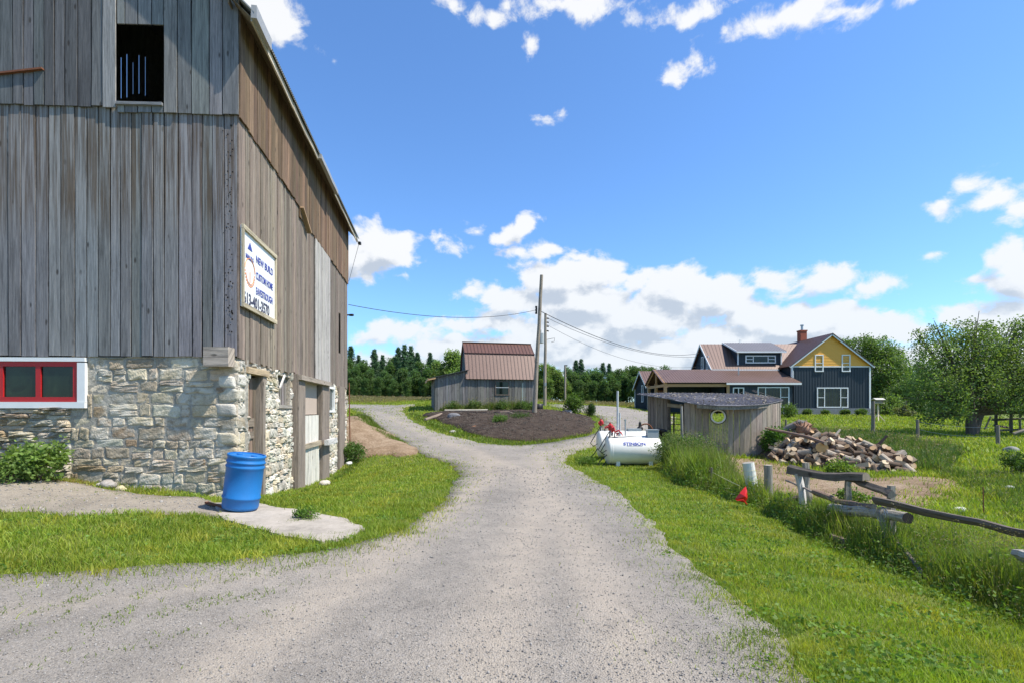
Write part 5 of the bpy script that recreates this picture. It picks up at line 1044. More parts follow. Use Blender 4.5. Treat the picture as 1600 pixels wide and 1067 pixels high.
while cnt < 285 and tries < 6000:
    tries += 1; x, y = rnd(8.7, 14.1), rnd(13.9, 20.8); hv = float(heap(np.array([x]), np.array([y]))[0])
    if hv < .04 and rnd(0, 1) > .25: continue
    if hv < .001 or not 1208 < 800+x/y*800 < 1424: continue
    if any((x-a)**2+(y-b)**2 < .165**2 for a, b in placed): continue
    pk = random.choice(protos); key = pk[0].name
    if key in used: o = pk[0].copy(); COL.objects.link(o)
    else: o = pk[0]; used.add(key)
    placed.append((x, y)); place_log(o, x, y, h(x, y)+max(hv, .06)+rnd(-.05, .06), 'firewood logs heaped beside the round shed', pk[2].split(' in the heap')[0]+(' on the left part' if x < 10.6 else ' on the middle' if x < 12.0 else ' on the right end')+' of the heap'+(', at its foot' if hv < .3 else ', near its top' if hv > .6 else '')); cnt += 1
for pk in protos:
    if pk[0].name not in used: D.objects.remove(pk[0])
o = log_mesh('big'); place_log(o, 0, 0, 0, None, 'large round log with an orange cut end facing out high on the heap'); x, y = pd(1281, 17.7); o.location = (x, y, h(x, y)+float(heap(np.array([x]), np.array([y]))[0])+.16); o.rotation_euler = (0, 0, R(78))
def limb(name, label, pts, r0, r1, col=(.16, .12, .1), lump=.15, cat='branch'):
    b = MB(); b.tube(pts, np.linspace(r0, r1, len(pts)), 9, col, lump=lump, capmat=1, capcol=(.4, .3, .2)); return tag(b.build(name, ['bark', 'log_end'], None, org=tuple(pts[0])), label, cat)
limb('long_branch', 'long bare trunk lying across the top of the firewood heap', [q3(1196, 668, 19.5), q3(1225, 674, 19), q3(1262, 682, 18.2), q3(1290, 692, 17.4)], .045, .07, (.24, .16, .12))
limb('dead_branch', 'curved dark dead branch arching over the left of the heap', [q3(1212, 684, 19.8), q3(1232, 668, 19.6), q3(1250, 661, 19.4), q3(1258, 664, 19.2)], .11, .16, (.22, .2, .18))
limb('dead_branch', 'dark branch sticking up from the right end of the heap', [q3(1360, 700, 17.8), q3(1375, 692, 17.5), q3(1386, 680, 17.4)], .06, .045, (.13, .09, .07))
limb('dead_branch', 'thin grey branch bending above the curved dead branch', [q3(1222, 672, 20), q3(1238, 661, 20), q3(1256, 658, 19.8)], .03, .02, (.3, .28, .25))
limb('plank', 'pale plank leaning out of the heap top', [q3(1305, 680, 18.4), q3(1313, 670, 18.4)], .04, .035, (.6, .5, .38), 0, 'plank')
mb = MB(); p = q3(1257, 670, 19.1); mb.rock(p, (.26, .24, .22), 3, .35, (.24, .14, .09))
for k in range(16): a = rnd(0, 6.28); e = rnd(-.3, 1.2); mb.tube([p+[.15*math.cos(a), .12*math.sin(a), .05], p+[.42*math.cos(a)*math.cos(e), .4*math.sin(a), .1+.3*math.sin(e)]], [.035, .01], 5, (.25, .15, .1))
tag(mb.build('root_stump', 'bark', None, org=tuple(p)), 'reddish brown uprooted stump on top of the firewood heap', 'stump')
# ================================================================== loose stones and small things
def rocks(lst):
    for px, d, sz_, lb, c, m_ in lst:
        x, y, z = gd(px, d); b = MB(); b.rock((x, y, z+sz_*.35), (sz_, sz_*.8, sz_*.6), 2, .16, c); tag(b.build('stone', m_, None, True, org=(x, y, z)), lb, 'stone')
rocks([(189, 8.85, .09, 'small yellowish stone on the path below the stone wall', (.52, .45, .27), 'rock'), (170, 9.0, .14, 'grey boulder at the foot of the stone wall', (.33, .3, .27), 'rock'), (158, 9.0, .08, 'whitish lump of stone left of the grey boulder', (.5, .47, .42), 'rock'),
 (709, 33.0, .42, 'grey rounded boulder at the back left of the garden bed', (.20, .195, .20), 'rock'), (763, 31, .28, 'pinkish grey boulder in the middle of the garden bed', (.40, .34, .31), 'rock'), (707, 27, .16, 'small white stone near the left edge of the garden bed', (.38, .36, .32), 'rock'),
 (742, 28.5, .2, 'reddish stone lying in the garden bed', (.34, .17, .09), 'rock'), (884, 35.5, .42, 'pinkish boulder beside the big round bush', (.5, .4, .34), 'rock'), (876, 35, .25, 'small pale stone beside the pinkish boulder', (.5, .45, .38), 'rock'),
 (1577, 12.2, .12, 'flat pale stone in the pasture grass', (.5, .5, .47), 'rock'), (1580, 21.5, .26, 'low flat grey rock in the pasture near the right edge', (.24, .24, .21), 'rock'), (545, 19.5, .14, 'white stone by the far barn corner', (.6, .6, .56), 'rock'), (507, 14.4, .16, 'pale stone in the grass below the glazed barn vent', (.5, .45, .38), 'rock'), (1498, 9.7, .1, 'small white stone at the edge of the bare patch', (.6, .58, .5), 'rock')])
limb('plank', 'weathered plank lying along the back of the garden bed', [np.array(gd(695, 36.2))+Zv*.2, np.array(gd(762, 35.8))+Zv*.22], .07, .07, (.5, .45, .35), 0, 'plank')
limb('plank', 'dark curved slab of wood lying by the leaning pole', [np.array(gd(782, 33.4))+Zv*.25, np.array(gd(795, 33.2))+Zv*.3, np.array(gd(808, 32.5))+Zv*.2], .16, .08, (.17, .13, .1), .1, 'plank')
limb('plank', 'dark log edging the left corner of the garden bed', [np.array(gd(664, 32))+Zv*.12, np.array(gd(690, 34.5))+Zv*.15], .09, .12, (.22, .17, .13), .1, 'plank')
x, y, z = gd(841, 35.8); mb = MB(); mb.lathe([(0, 0), (.3, 0), (.36, .6), (.3, .62), (.28, .5), (0, .5)], 18, (x, y, z)); tag(mb.build('planter_pot', 'dark_metal', None, True, org=(x, y, z)), 'dark pot of leaves standing behind the leaning pole', 'planter')
x, y, z = gd(1302, 53.6); mb = MB(); xx_ = pd(1316.5, 53)[0]; mb.tube([(xx_, 53, z-.1), (xx_, 53, z+.75)], .035, 7); mb.box((xx_, 53, z+.8), (.28, .2, .1)); tag(mb.build('solar_lamp', 'white_paint', None, org=(xx_, 53, z)), 'small pale garden lamp in front of the house foundation', 'garden lamp')
# ================================================================== vegetation
def gcol(n_, base, amp=.25, yel=.0, X=None, Y=None, sc_=.3):
    c = np.tile(np.array(base, float), (n_, 1)); k = 1+rng.uniform(-amp, amp, n_); y_ = rng.uniform(0, 1, n_)*yel
    if X is not None: v = vnoise(X, Y, sc_, 21); k *= 1+.22*v; y_ = y_+np.clip(vnoise(X, Y, sc_*2.2, 33)+.1, 0, 1)*yel*1.2
    c *= k[:, None]; c += np.outer(y_, [.11, .06, .012]); return np.clip(c, .004, 1)
def blades(mb, X, Y, hgt, wid, col, lean=.5, Zo=None, seg=2):
    n_ = len(X); Z = H(X, Y) if Zo is None else Zo; a = rng.uniform(0, 2*np.pi, n_); l = rng.uniform(.1, 1, n_)*lean*hgt; f = rng.uniform(0, 2*np.pi, n_)
    B = np.column_stack([X, Y, Z-.01]); w_ = np.column_stack([np.cos(f), np.sin(f), np.zeros(n_)])*(wid/2)[:, None]; d = np.column_stack([np.cos(a)*l, np.sin(a)*l, hgt])
    M1 = B+d*[.32, .32, .55]; M2 = B+d*[1, 1, 1.0]
    V = np.stack([B-w_, B+w_, M1+w_*.8, M1-w_*.8, M2], 1).reshape(-1, 3); i = np.arange(n_)*5
    C_ = np.repeat(col, 5, 0)
    mb.add(V, [np.stack([i, i+1, i+2, i+3], 1), np.stack([i+3, i+2, i+4], 1)], None, C_)
def ringpts(n_, r0, r1, a0, a1, p=0.0):
    u = rng.uniform(0, 1, n_); r = r0*(r1/r0)**u; r = r if p == 0 else r; a = np.radians(rng.uniform(a0, a1, n_)); return r*np.sin(a), r*np.cos(a)
def masked(X, Y, polys, sharp0=.12):
    keep = ~in_barn(X, Y)
    for p in polys:
        k = inside(p, X, Y); sharp = sharp0*(.12 if (p is pad or p is path) else 1)
        keep &= ~(k & (edist(p, X, Y) > rng.exponential(sharp, len(X))*np.maximum(1, np.hypot(X, Y)/9)))
    return keep
ALLS = [road, bed, pad, path, bank, bare]
shedfoot = [(-4.2, 37.5), (2, 38), (1.5, 43.5), (-5.5, 42)]; housefoot = [(13.5, 53), (39, 53), (39, 66), (13.5, 68)]
def bld(X, Y): return inside(shedfoot, X, Y) | inside(housefoot, X, Y) | (np.hypot(X-RC[0], Y-RC[1]) < 2.5)
# lawn
X, Y = ringpts(430000, 3.2, 75, -47, 47); k = masked(X, Y, ALLS, .20) & ~bld(X, Y); X, Y = X[k], Y[k]
left = (X < -1)
k = ~(rng.uniform(0, 1, len(X)) < np.where(left & (Y < 9), .30*(vnoise(X, Y, .7, 5) > .35), .12)); X, Y = X[k], Y[k] ; left = left[k]
r = np.hypot(X, Y); cl = vnoise(X, Y, .9, 7); hg = (.045+.035*np.clip(cl, -1, 1)+rng.uniform(0, .035, len(X)))*np.where(r > 10, 1+(r-10)*.035, 1)
hg = np.where((X > 5.6) & (Y < 26), hg*1.7, hg); hg = np.where(left & (Y < 9.5), hg*1.35, hg)
mb = MB(); blades(mb, X, Y, np.maximum(.02, hg), np.maximum(.0055, .00135*r), gcol(len(X), (.165, .258, .028), .34, 1.15, X, Y, .35), .9)
tag(mb.build('grass', 'grass_blade', None), 'short green lawn grass beside the driveway and around the buildings', 'grass', None, 'stuff')
# sparse tufts creeping into the gravel
X, Y = [], []
for px, py, n_, s_ in [(60,757,50,.35),(120,768,50,.35),(200,776,40,.3),(40,790,40,.3),(90,785,30,.3),(260,782,20,.2),(120,950,60,.5),(60,965,40,.4),(250,945,50,.45),(350,930,50,.4),(440,880,90,.28),(300,960,40,.4),(470,870,60,.2),(160,1010,30,.4),(390,905,40,.3),(1085,905,30,.18),(1130,925,40,.16),(1160,960,60,.2),(1195,1000,60,.2),(1225,990,60,.18),(1240,1040,60,.15),(1050,860,30,.15),(980,770,50,.5),(950,745,60,.6),(990,790,30,.3),(650,835,40,.2),(690,800,30,.2),(480,812,70,.10),(470,815,70,.14),(548,835,40,.15),(520,845,40,.2),(1010,745,60,.6),(1110,870,30,.2),(1140,900,30,.2)]:
    gx_, gy_ = g2(px, py); a = gx_+rng.normal(0, s_*.9, n_*9); b = gy_+rng.normal(0, s_*.55, n_*9); X.append(a); Y.append(b)
X = np.concatenate(X); Y = np.concatenate(Y); keep = vnoise(X, Y, 1.9, 12) > .12; X, Y = X[keep], Y[keep]
mb = MB(); blades(mb, X, Y, rng.uniform(.012, .042, len(X)), rng.uniform(.005, .010, len(X)), gcol(len(X), (.13, .20, .035), .3, .5), 1.1, H(X, Y)+.02)
tag(mb.build('grass_tufts', 'grass_blade', None), 'thin green tufts growing through the gravel', 'grass', None, 'stuff')
# broad-leaved weeds and clover in the near lawns
X, Y = ringpts(5200, 3.2, 16, -45, 45); k = masked(X, Y, ALLS, .05) & (vnoise(X, Y, .5, 44) > -.05) & ~bld(X, Y); X, Y = X[k], Y[k]; per = 9
P_ = np.repeat(np.column_stack([X, Y, H(X, Y)+.035]), per, 0)+rng.normal(0, 1, (len(X)*per, 3))*[.05, .05, .015]
mb = MB(); mb.leaves(P_, rng.uniform(.02, .05, len(P_)), gcol(len(P_), (.13, .23, .04), .35, .3), .65, .75); tag(mb.build('clover', 'leaf', None), 'clover and small leafy weeds mixed into the near grass', 'weeds', None, 'stuff')
# tall grass along the fence
def tall(name, label, poly, n_, h0, h1, base=(.13, .215, .030), yel=.5, wid=.008, seed_=.10, dens='r', hf=None):
    p = np.asarray(poly); x0, y0 = p.min(0); x1, y1 = p.max(0); X = rng.uniform(x0, x1, n_*3); Y = rng.uniform(y0, y1, n_*3)
    w_ = np.clip((max(4, y0)/np.maximum(Y, .1))**1.3, 0, 1) if dens == 'r' else 1
    k = inside(p, X, Y) & (rng.uniform(0, 1, len(X)) < w_) & ~bld(X, Y); X, Y = X[k][:n_], Y[k][:n_]
    r = np.hypot(X, Y); cl = vnoise(X, Y, .55, 15); ed = np.clip(edist(p, X, Y)/.35, .15, 1)
    hg = (h0+(h1-h0)*np.clip(.5+.5*cl+rng.uniform(-.35, .35, len(X)), 0, 1))*ed
    if hf is not None: hg = hg*hf(X, Y)
    m_ = MB(); blades(m_, X, Y, hg, np.maximum(wid, .0013*r), gcol(len(X), base, .32, yel, X, Y, .5), .55)
    s_ = rng.uniform(0, 1, len(X)) < seed_; xs, ys, hs = X[s_], Y[s_], hg[s_]; zs = H(xs, ys)
    if len(xs):
        blades(m_, xs, ys, hs*1.3, np.maximum(.003, .0006*r[s_]), gcol(len(xs), (.20, .18, .09), .2), .2, zs)
        P_ = np.column_stack([xs, ys, zs+hs*1.28]); P_ = np.repeat(P_, 5, 0)+rng.normal(0, .02, (len(xs)*5, 3))*[1, 1, 2.2]
        m_.leaves(P_, np.maximum(.018, np.repeat(r[s_], 5)*.0018), gcol(len(P_), (.24, .20, .11), .25), .5)
    return tag(m_.build(name, 'grass_blade', None), label, 'tall grass', None, 'stuff')
strip = [(4.15, 2.2), (4.15, 5), (4.15, 7), (4.32, 8.6), (4.42, 9.6), (4.25, 11), (4.05, 13), (4.35, 15), (5.1, 16.6), (5.35, 18.5), (5.9, 20), (6.4, 19.2), (6.6, 17), (6.0, 14), (5.3, 11), (5.1, 9), (5.5, 7), (6.3, 5), (7.5, 3), (5, 2)]
tall('tall_grass', 'tall rank grass and weeds along the broken log fence', strip, 56000, .24, .62, yel=.7, seed_=.10, hf=lambda X, Y: np.where(Y > 12, 1.65, 1.0)*np.where(Y < 6, .85, 1))
X = rng.uniform(4.0, 7.2, 60000); Y = rng.uniform(2.3, 19.5, 60000); k = inside(strip, X, Y) & (rng.uniform(0, 1, len(X)) < np.clip((4.5/Y)**.7, 0, 1)) & (vnoise(X, Y, .6, 71) > -.35); X, Y = X[k][:16000], Y[k][:16000]; per = 3
zz = rng.uniform(.04, .42, len(X))*np.clip(.75+.5*vnoise(X, Y, .5, 72), .25, 1.2)*np.clip(edist(strip, X, Y)/.3, .2, 1)*np.where(Y > 12, 1.5, 1); P_ = np.repeat(np.column_stack([X, Y, H(X, Y)+zz]), per, 0)+rng.normal(0, .035, (len(X)*per, 3))
mb = MB(); mb.leaves(P_, rng.uniform(.022, .06, len(P_))*np.maximum(1, np.hypot(P_[:, 0], P_[:, 1])/9), gcol(len(P_), (.105, .19, .035), .35, .35), .5, .35); tag(mb.build('leafy_weeds', 'leaf', None), 'leafy green weeds mixed into the tall grass along the log fence', 'weeds', None, 'stuff')
tall('field_grass', 'yellowish long grass of the far field left of the shed', [pd(480, 60), pd(480, 95), pd(720, 95), pd(700, 60)], 22000, .12, .32, (.30, .29, .08), .8, .02, .3, 'n')
tall('field_grass', 'yellowish long grass beyond the gravel yard', [pd(835, 58), pd(835, 82), pd(1010, 84), pd(1010, 60)], 12000, .12, .35, (.28, .27, .08), .7, .02, .2, 'n')
tall('pasture_weeds', 'rough green weeds in the pasture behind the firewood heap', [pd(1330, 19.5), pd(1420, 16), pd(1490, 15), pd(1520, 22), pd(1400, 29), pd(1215, 34), pd(1212, 24), pd(1300, 22)], 24000, .14, .50, (.07, .14, .03), .4, .01, .04, 'n')
tall('pasture_weeds', 'rough green weeds along the near edge of the pasture', [pd(1530, 11), pd(1600, 7.5), pd(1650, 14), pd(1500, 15.5), pd(1430, 15.5), pd(1480, 13.5)], 7000, .08, .28, (.09, .16, .03), .5, .009, .05, 'n')
tall('bed_grass', 'thin grass fringe along the edge of the garden bed', smooth_poly([g2(*a) for a in [(625,643),(665,668),(740,694),(800,699),(862,694),(925,683),(925,675),(860,685),(800,688),(745,680),(700,662),(668,650)]], .3, .05, 1), 9000, .05, .2, (.09, .16, .02), .4, .01, .02, 'n')
tall('shed_weeds', 'ragged weeds along the wall foot of the small grey shed', [pd(682, 37.2), pd(700, 36.4), pd(760, 36.5), pd(835, 37.0), pd(842, 38.4), pd(800, 38.6), pd(690, 37.9)], 3500, .15, .75, (.10, .165, .04), .5, .02, .1, 'n')
tall('bank_grass', 'grass fringe on top of the earth bank beyond the barn', [g2(548, 650), g2(575, 652), g2(600, 672), g2(640, 692), g2(636, 697), g2(590, 685), g2(560, 668), g2(545, 664)], 5000, .1, .35, (.10, .17, .025), .4, .01, .02, 'n')
tall('wall_weeds', 'dry and green weeds along the foot of the front stone wall', smooth_poly([(-9.8, 9.0), (-9.6, 8.55), (-8.2, 8.55), (-7.1, 8.75), (-6.0, 8.95), (-5.6, 9.2), (-7, 9.25), (-9.7, 9.15)], .2, .1, 1), 5000, .03, .13, (.17, .17, .05), 1.2, .007, .05, 'n')
tall('wall_weeds', 'strip of weeds at the foot of the side wall', [(-4.75, 9.8), (-4.45, 10), (-5.0, 14.5), (-5.7, 19.5), (-6.4, 20.8), (-6.6, 20.4), (-5.4, 14.5)], 5000, .06, .2, (.09, .16, .02), .4, .007, .02, 'n')
# leafy weeds and bushes
def foliage(mb, cen, rad, n_clu, per, size, base, up=0.0, shell=.55, rc=.22, amp=.3, yel=.25):
    cen, rad = A3(cen, rad); d = rng.normal(size=(n_clu, 3)); d /= np.linalg.norm(d, axis=1)[:, None]; q = rng.uniform(shell, 1, n_clu)**.7
    cc_ = cen+d*rad*q[:, None]; k = 1+rng.uniform(-amp, amp, n_clu); P_ = np.repeat(cc_, per, 0)+rng.normal(0, 1, (n_clu*per, 3))*rad.mean()*rc
    c = np.repeat(np.outer(k, base)+np.outer(rng.uniform(0, yel, n_clu), [.07, .05, .01]), per, 0)*(1+rng.uniform(-.2, .2, (n_clu*per, 1)))
    mb.leaves(P_, size*rng.uniform(.7, 1.3, len(P_)), c, .6, up)
def bush(name, label, px, d, w_, hh, size, n_, base, cat='bush', z=None, mat='leaf'):
    x, y, z = gd(px, d) if z is None else (*pd(px, d), z); t_ = thing(name, label, cat, (x, y, z))
    m_ = MB(); foliage(m_, (x, y, z+hh*.52), (w_/2, w_/2*.9, hh*.5), n_, 14, size, base, shell=.35)
    for k in range(3): a = rnd(0, 6.28); foliage(m_, (x+w_*.25*math.cos(a), y+w_*.25*math.sin(a), z+hh*rnd(.5, .8)), (w_*.28, w_*.28, hh*.28), n_//4, 14, size, base, shell=.4)
    m_.build('foliage', mat, t_)
    m_ = MB()
    for k in range(5): a = rnd(0, 6.28); m_.tube([(x, y, z-.05), (x+w_*.12*math.cos(a), y+w_*.12*math.sin(a), z+hh*.35), (x+w_*.25*math.cos(a), y+w_*.25*math.sin(a), z+hh*.7)], [.012+w_*.012, .01+w_*.006, .006], 6, (.12, .09, .06))
    m_.build('stem', 'bark', t_); return t_
bush('bush', 'large leafy green bush at the back right of the garden bed', 896, 35.8, 1.45, 1.45, .11, 150, (.075, .135, .022))
bush('bush', 'small round dark clipped evergreen bush right of the large bush', 922.5, 36, .72, .85, .06, 160, (.03, .07, .018))
bush('bush', 'bright leafy bush growing against the stone wall under the red window', 58, 8.6, .85, .7, .08, 55, (.15, .235, .055))
bush('bush', 'low leafy tangle at the left edge below the red window', 12, 8.3, .8, .45, .06, 60, (.14, .22, .055))
bush('bush', 'green nettle clump at the far corner of the barn', 552, 19.8, .9, .75, .07, 90, (.08, .15, .03))
bush('bush', 'bright green leafy clump at the right foot of the round shed', 1212, 19.6, .95, 1.15, .08, 170, (.07, .16, .025))
bush('bush', 'tall seedy weed mound left of the round shed wall', 1052, 16.0, 1.2, 1.1, .05, 190, (.10, .15, .045)); bush('bush', 'tall weed mound in front of the round shed wall', 1090, 15.2, 1.3, 1.05, .05, 210, (.085, .15, .035)); bush('bush', 'leafy weeds right of the lettered tank', 1044, 18.4, .7, 1.0, .05, 100, (.10, .15, .04))
bush('plant', 'light green grassy plant in the garden bed', 782, 29.5, .9, .7, .07, 60, (.09, .17, .03), 'plant'); bush('plant', 'spreading green plant on the right side of the garden bed', 812, 31.2, 1.5, .5, .07, 60, (.055, .11, .025), 'plant')
bush('plant', 'small green weed growing out of the cracked concrete', 478, 7.55, .34, .17, .03, 40, (.10, .18, .03), 'plant'); bush('plant', 'leafy green plant behind the nearest log fence rail', 1335, 8.4, .6, .55, .06, 70, (.12, .20, .03), 'plant'); bush('plant', 'yellow green plant at the front of the firewood heap', 1312, 15.2, .8, .45, .07, 60, (.13, .20, .03), 'plant')
bush('plant', 'low green plant beneath the pumps of the lettered tank', 915, 17.3, .8, .25, .05, 60, (.09, .16, .025), 'plant'); bush('plant', 'dark bushy weed at the right edge of the pasture', 1598, 14.5, .9, .6, .06, 80, (.05, .10, .02), 'plant')
bush('plant', 'reddish orange flowering weed behind the lettered tank', 990, 20.3, .7, 1.0, .05, 40, (.22, .12, .05), 'plant')
for px, lb in ((706, 'low weeds at the wall foot of the lean-to'), (742, 'low weeds at the left of the shed wall'), (783, 'weeds under the shed window'), (815, 'tall weeds at the right of the shed wall'), (828, 'weeds around the foot of the leaning pole')): bush('plant', lb, px, 36.9 if px < 820 else 34.5, .9, .75, .08, 45, (.08, .14, .03), 'plant')
for px, d, s_, lb in ((1232, 47, 1.9, 'tall pale weeds behind the firewood heap near the house corner'), (1345, 53, 1.1, 'dark shrub at the right of the house foundation'), (1290, 53.2, .8, 'low plants in front of the house foundation'), (1262, 53.2, .9, 'light green low plants by the house wall'), (1320, 52.8, .9, 'green shrub below the right house window')): bush('bush', lb, px, d, s_, s_*.6, .13, 80, (.09, .15, .035))
# ---- trees
def broad(name, label, px, d, blobs, trunk_r, base, leaf=.16, dens=1.0, cat='tree', trunk_h=None, grp=None, barkc=(.13, .10, .08), z=None):
    """blobs: (px, py, radius_px, depth offset) describing the crown's masses"""
    x, y, z = gd(px, d); t_ = thing(name, label, cat, (x, y, z), grp); m_ = MB(); b_ = MB(); k = d/800; zc = z+(trunk_h or 2)
    for (bx, by, br, dd) in blobs:
        c = np.array([(bx-800)*k, d+dd, 1.6+(640-by)*k]); r_ = br*k; n_ = max(6, int(95*dens*r_*r_)); foliage(m_, c, (r_, r_, r_*.85), n_, 16, leaf, vary(base, .12), shell=.45, rc=.20/max(.6, r_**.5), amp=.3)
        mid = (np.array([x, y, zc])+c)/2+[rnd(-.2, .2), rnd(-.2, .2), -.1*r_]; b_.tube([(x, y, zc-.3), mid, c], [trunk_r*.5, trunk_r*.3, .03], 6, barkc)
        for _ in range(4): e = c+rng.normal(0, 1, 3)*r_*.55; b_.tube([mid, (mid+e)/2+[0, 0, .1], e], [trunk_r*.2, trunk_r*.1, .015], 5, barkc)
    m_.build('crown', 'leaf', t_); b_.tube([(x, y, z-.3), (x+.03, y, z+.15), (x-.04, y, z+(zc-z)*.5), (x, y, zc)], [trunk_r*1.35, trunk_r*.95, trunk_r*.8, trunk_r*.7], 12, barkc, lump=.14); b_.tube([(x+.12, y, z+.1), (x+.45*trunk_r/.36, y, z+(zc-z)*.6), (x+.9*trunk_r/.36, y, zc+.5)], [trunk_r*.8, trunk_r*.55, trunk_r*.4], 9, barkc, lump=.1); b_.build('trunk', 'bark', t_); return t_
AP = [(1455,548,30,0),(1448,590,32,-.3),(1470,625,30,-.8),(1500,600,44,-.8),(1540,628,24,-1.2),(1490,545,34,.4),(1528,545,40,0),(1515,520,24,.3),(1575,530,34,.2),(1560,580,50,-.9),(1610,560,50,0),(1610,610,48,-.3),(1585,628,24,-.9),(1640,590,50,.5),(1450,645,18,-.8),(1468,648,16,-1.4),(1470,652,14,1),(1650,540,35,0),(1465,515,13,0),(1442,525,12,.2),(1545,508,14,.4),(1595,508,16,0),(1540,600,50,1.5),(1585,575,45,1.8),(1640,640,30,0),(1432,615,18,0)]
broad('apple_tree', 'big spreading apple tree with a short thick dark trunk on the lawn', 1518, 32, AP, .36, (.135, .20, .06), .135, .62, trunk_h=1.6)
broad('tree', 'rounded maple tree right behind the yellow gable of the house', 1365, 66, [(1345,548,26,0),(1368,545,24,0),(1390,560,24,0),(1335,575,26,2),(1375,580,34,-1),(1400,590,24,0),(1350,610,32,0),(1385,620,34,-1),(1325,540,14,1)], .35, (.11, .18, .05), .24, .45, trunk_h=3)
for i, (px, d, s_, hh, lb) in enumerate(((1418, 60, 30, 40, 'leafy shrub tree between the maple and the apple tree'), (1395, 58, 20, 20, 'bright low shrub at the right of the house'), (1440, 70, 34, 60, 'tree behind the left side of the apple tree'), (1375, 56, 14, 14, 'small shrub behind the bird table'), (1470, 75, 30, 50, 'tree behind the apple tree crown'), (1412, 52, 10, 12, 'reddish flowering shrub left of the apple tree'))):
    py = 640+(1.6-gd(px, d)[2])*800/d; broad('tree', lb, px, d, [(px, py-hh*.55, s_*.8, 0), (px-s_*.4, py-hh*.8, s_*.6, .5), (px+s_*.45, py-hh*.6, s_*.6, -.5), (px, py-hh*.25, s_*.7, -.5), (px+s_*.1, py-hh*1.1, s_*.5, 0)], .12, [(.10, .17, .05), (.13, .20, .06), (.08, .14, .045), (.11, .17, .05), (.075, .14, .045), (.13, .15, .055)][i], .2, .5, trunk_h=1.2)
# prototypes for woods
def wood_tree(kind, lb):
    t_ = thing('pine_tree' if kind == 'spruce' else 'tree', lb, 'tree', (0, 0, 0)); m_ = MB(); b_ = MB()
    if kind == 'spruce':
        Ht = 12.0
        for lv in np.linspace(1.2, Ht-.2, 30):
            rr = (1-lv/Ht)**.75*3.0*rnd(.75, 1.15)+.15; nb = int(5+rr*2.6)
            for _ in range(nb):
                a = rnd(0, 6.28); L = rr*rnd(.65, 1.15); P_ = [np.array([math.cos(a)*L*t, math.sin(a)*L*t, lv-.25*L*t+.1*L*t*t]) for t in np.linspace(.15, 1, 7)]
                P_ = np.repeat(np.array(P_), 6, 0)+rng.normal(0, .15, (42, 3)); m_.leaves(P_, rng.uniform(.22, .42, len(P_)), np.array(vary((.070, .135, .058), .3)), .45, .5)
        b_.tube([(0, 0, -.3), (0, 0, Ht*.6), (0, 0, Ht)], [.2, .12, .03], 8, (.12, .09, .07))
    else:
        Ht = {'round': 9.5, 'tall': 11, 'pale': 9}[kind]; base = {'round': (.085, .155, .048), 'tall': (.10, .175, .05), 'pale': (.15, .22, .06)}[kind]
        for _ in range(15): a, q = rnd(0, 6.28), rnd(0, 1.7 if kind != 'tall' else 1.3); z_ = rnd(.18, .86)*Ht; sh = 1-.5*abs(z_/Ht-.5); c = np.array([q*math.cos(a)*sh, q*math.sin(a)*sh, z_]); foliage(m_, c, (1.35*sh, 1.35*sh, 1.2), 34, 14, .34, vary(base, .2), shell=.4, rc=.2); b_.tube([(0, 0, z_*.6), c], [.08, .02], 5, (.12, .1, .08))
        b_.tube([(0, 0, -.3), (0, 0, Ht*.8)], [.22, .06], 8, (.14, .11, .09))
    m_.build('crown', 'needles' if kind == 'spruce' else 'leaf', t_); b_.build('trunk', 'bark', t_); return t_
LB = {'spruce': 'dark pointed spruce in the wood', 'round': 'rounded dark green tree in the wood', 'tall': 'tall green tree in the wood', 'pale': 'pale green tree in the wood'}
WH = {'L': 'behind the far field', 'M': 'beyond the gravel yard', 'R': 'behind house and apple tree', 'S': 'rising behind the small shed'}
PR = {k: [wood_tree(k, LB[k]) for _ in range(2)] for k in ('spruce', 'round', 'tall', 'pale')}; first = set(); KH = {'spruce': 12.0, 'round': 10.3, 'tall': 11.6, 'pale': 9.8}
def wood(zone, px, d, py_top, kind):
    x, y, z = gd(px, d); topz = 1.6+(640-py_top)/800*d; s_ = max(.35, (topz-z)/KH[kind]); p = random.choice(PR[kind]); lb = LB[kind]+(', front ' if py_top > 579 else ', back ')+('left, ' if px < {'L': 615, 'M': 925, 'R': 1500, 'S': 720}[zone] else 'right, ')+WH[zone]
    if p.name in first: t_ = dup(p, (x, y, z-.1), rnd(0, 6.28), lb, s_)
    else: first.add(p.name); t_ = p; t_.location = (x, y, z-.1); t_.rotation_euler = (0, 0, rnd(0, 6.28)); t_.scale = (s_,)*3
    t_['label'] = lb; t_['group'] = LB[kind]+'s '+WH[zone] if False else 'trees of the wood '+WH[zone]; return t_
for px, d, top_, kd in [(548,92,540,'spruce'),(560,96,554,'spruce'),(572,90,560,'round'),(585,93,545,'spruce'),(598,96,554,'spruce'),(610,92,560,'round'),(622,93,542,'spruce'),(632,90,538,'spruce'),(642,95,540,'spruce'),(652,93,550,'spruce'),(662,88,556,'tall'),(672,92,550,'spruce'),(682,86,554,'pale'),(556,85,564,'round'),(578,86,569,'round'),(602,85,572,'round'),(626,86,568,'round'),(648,84,570,'round'),(668,84,568,'round'),(538,90,554,'round'),(525,92,550,'tall'),(690,84,574,'round'),(700,82,564,'pale'),(612,98,550,'round'),(590,99,556,'tall'),(566,99,554,'tall'),(640,99,550,'round'),(684,96,554,'round'),(545,86,570,'round'),(590,82,584,'round'),(614,82,586,'round'),(638,82,584,'round'),(660,82,584,'round'),(570,82,586,'round'),(552,82,586,'round'),(682,81,584,'round')]: wood('L', px, d, top_, kd)
for px, d, top_, kd in [(706,60,534,'pale'),(722,62,540,'pale'),(738,70,554,'tall')]: wood('S', px, d, top_, kd)
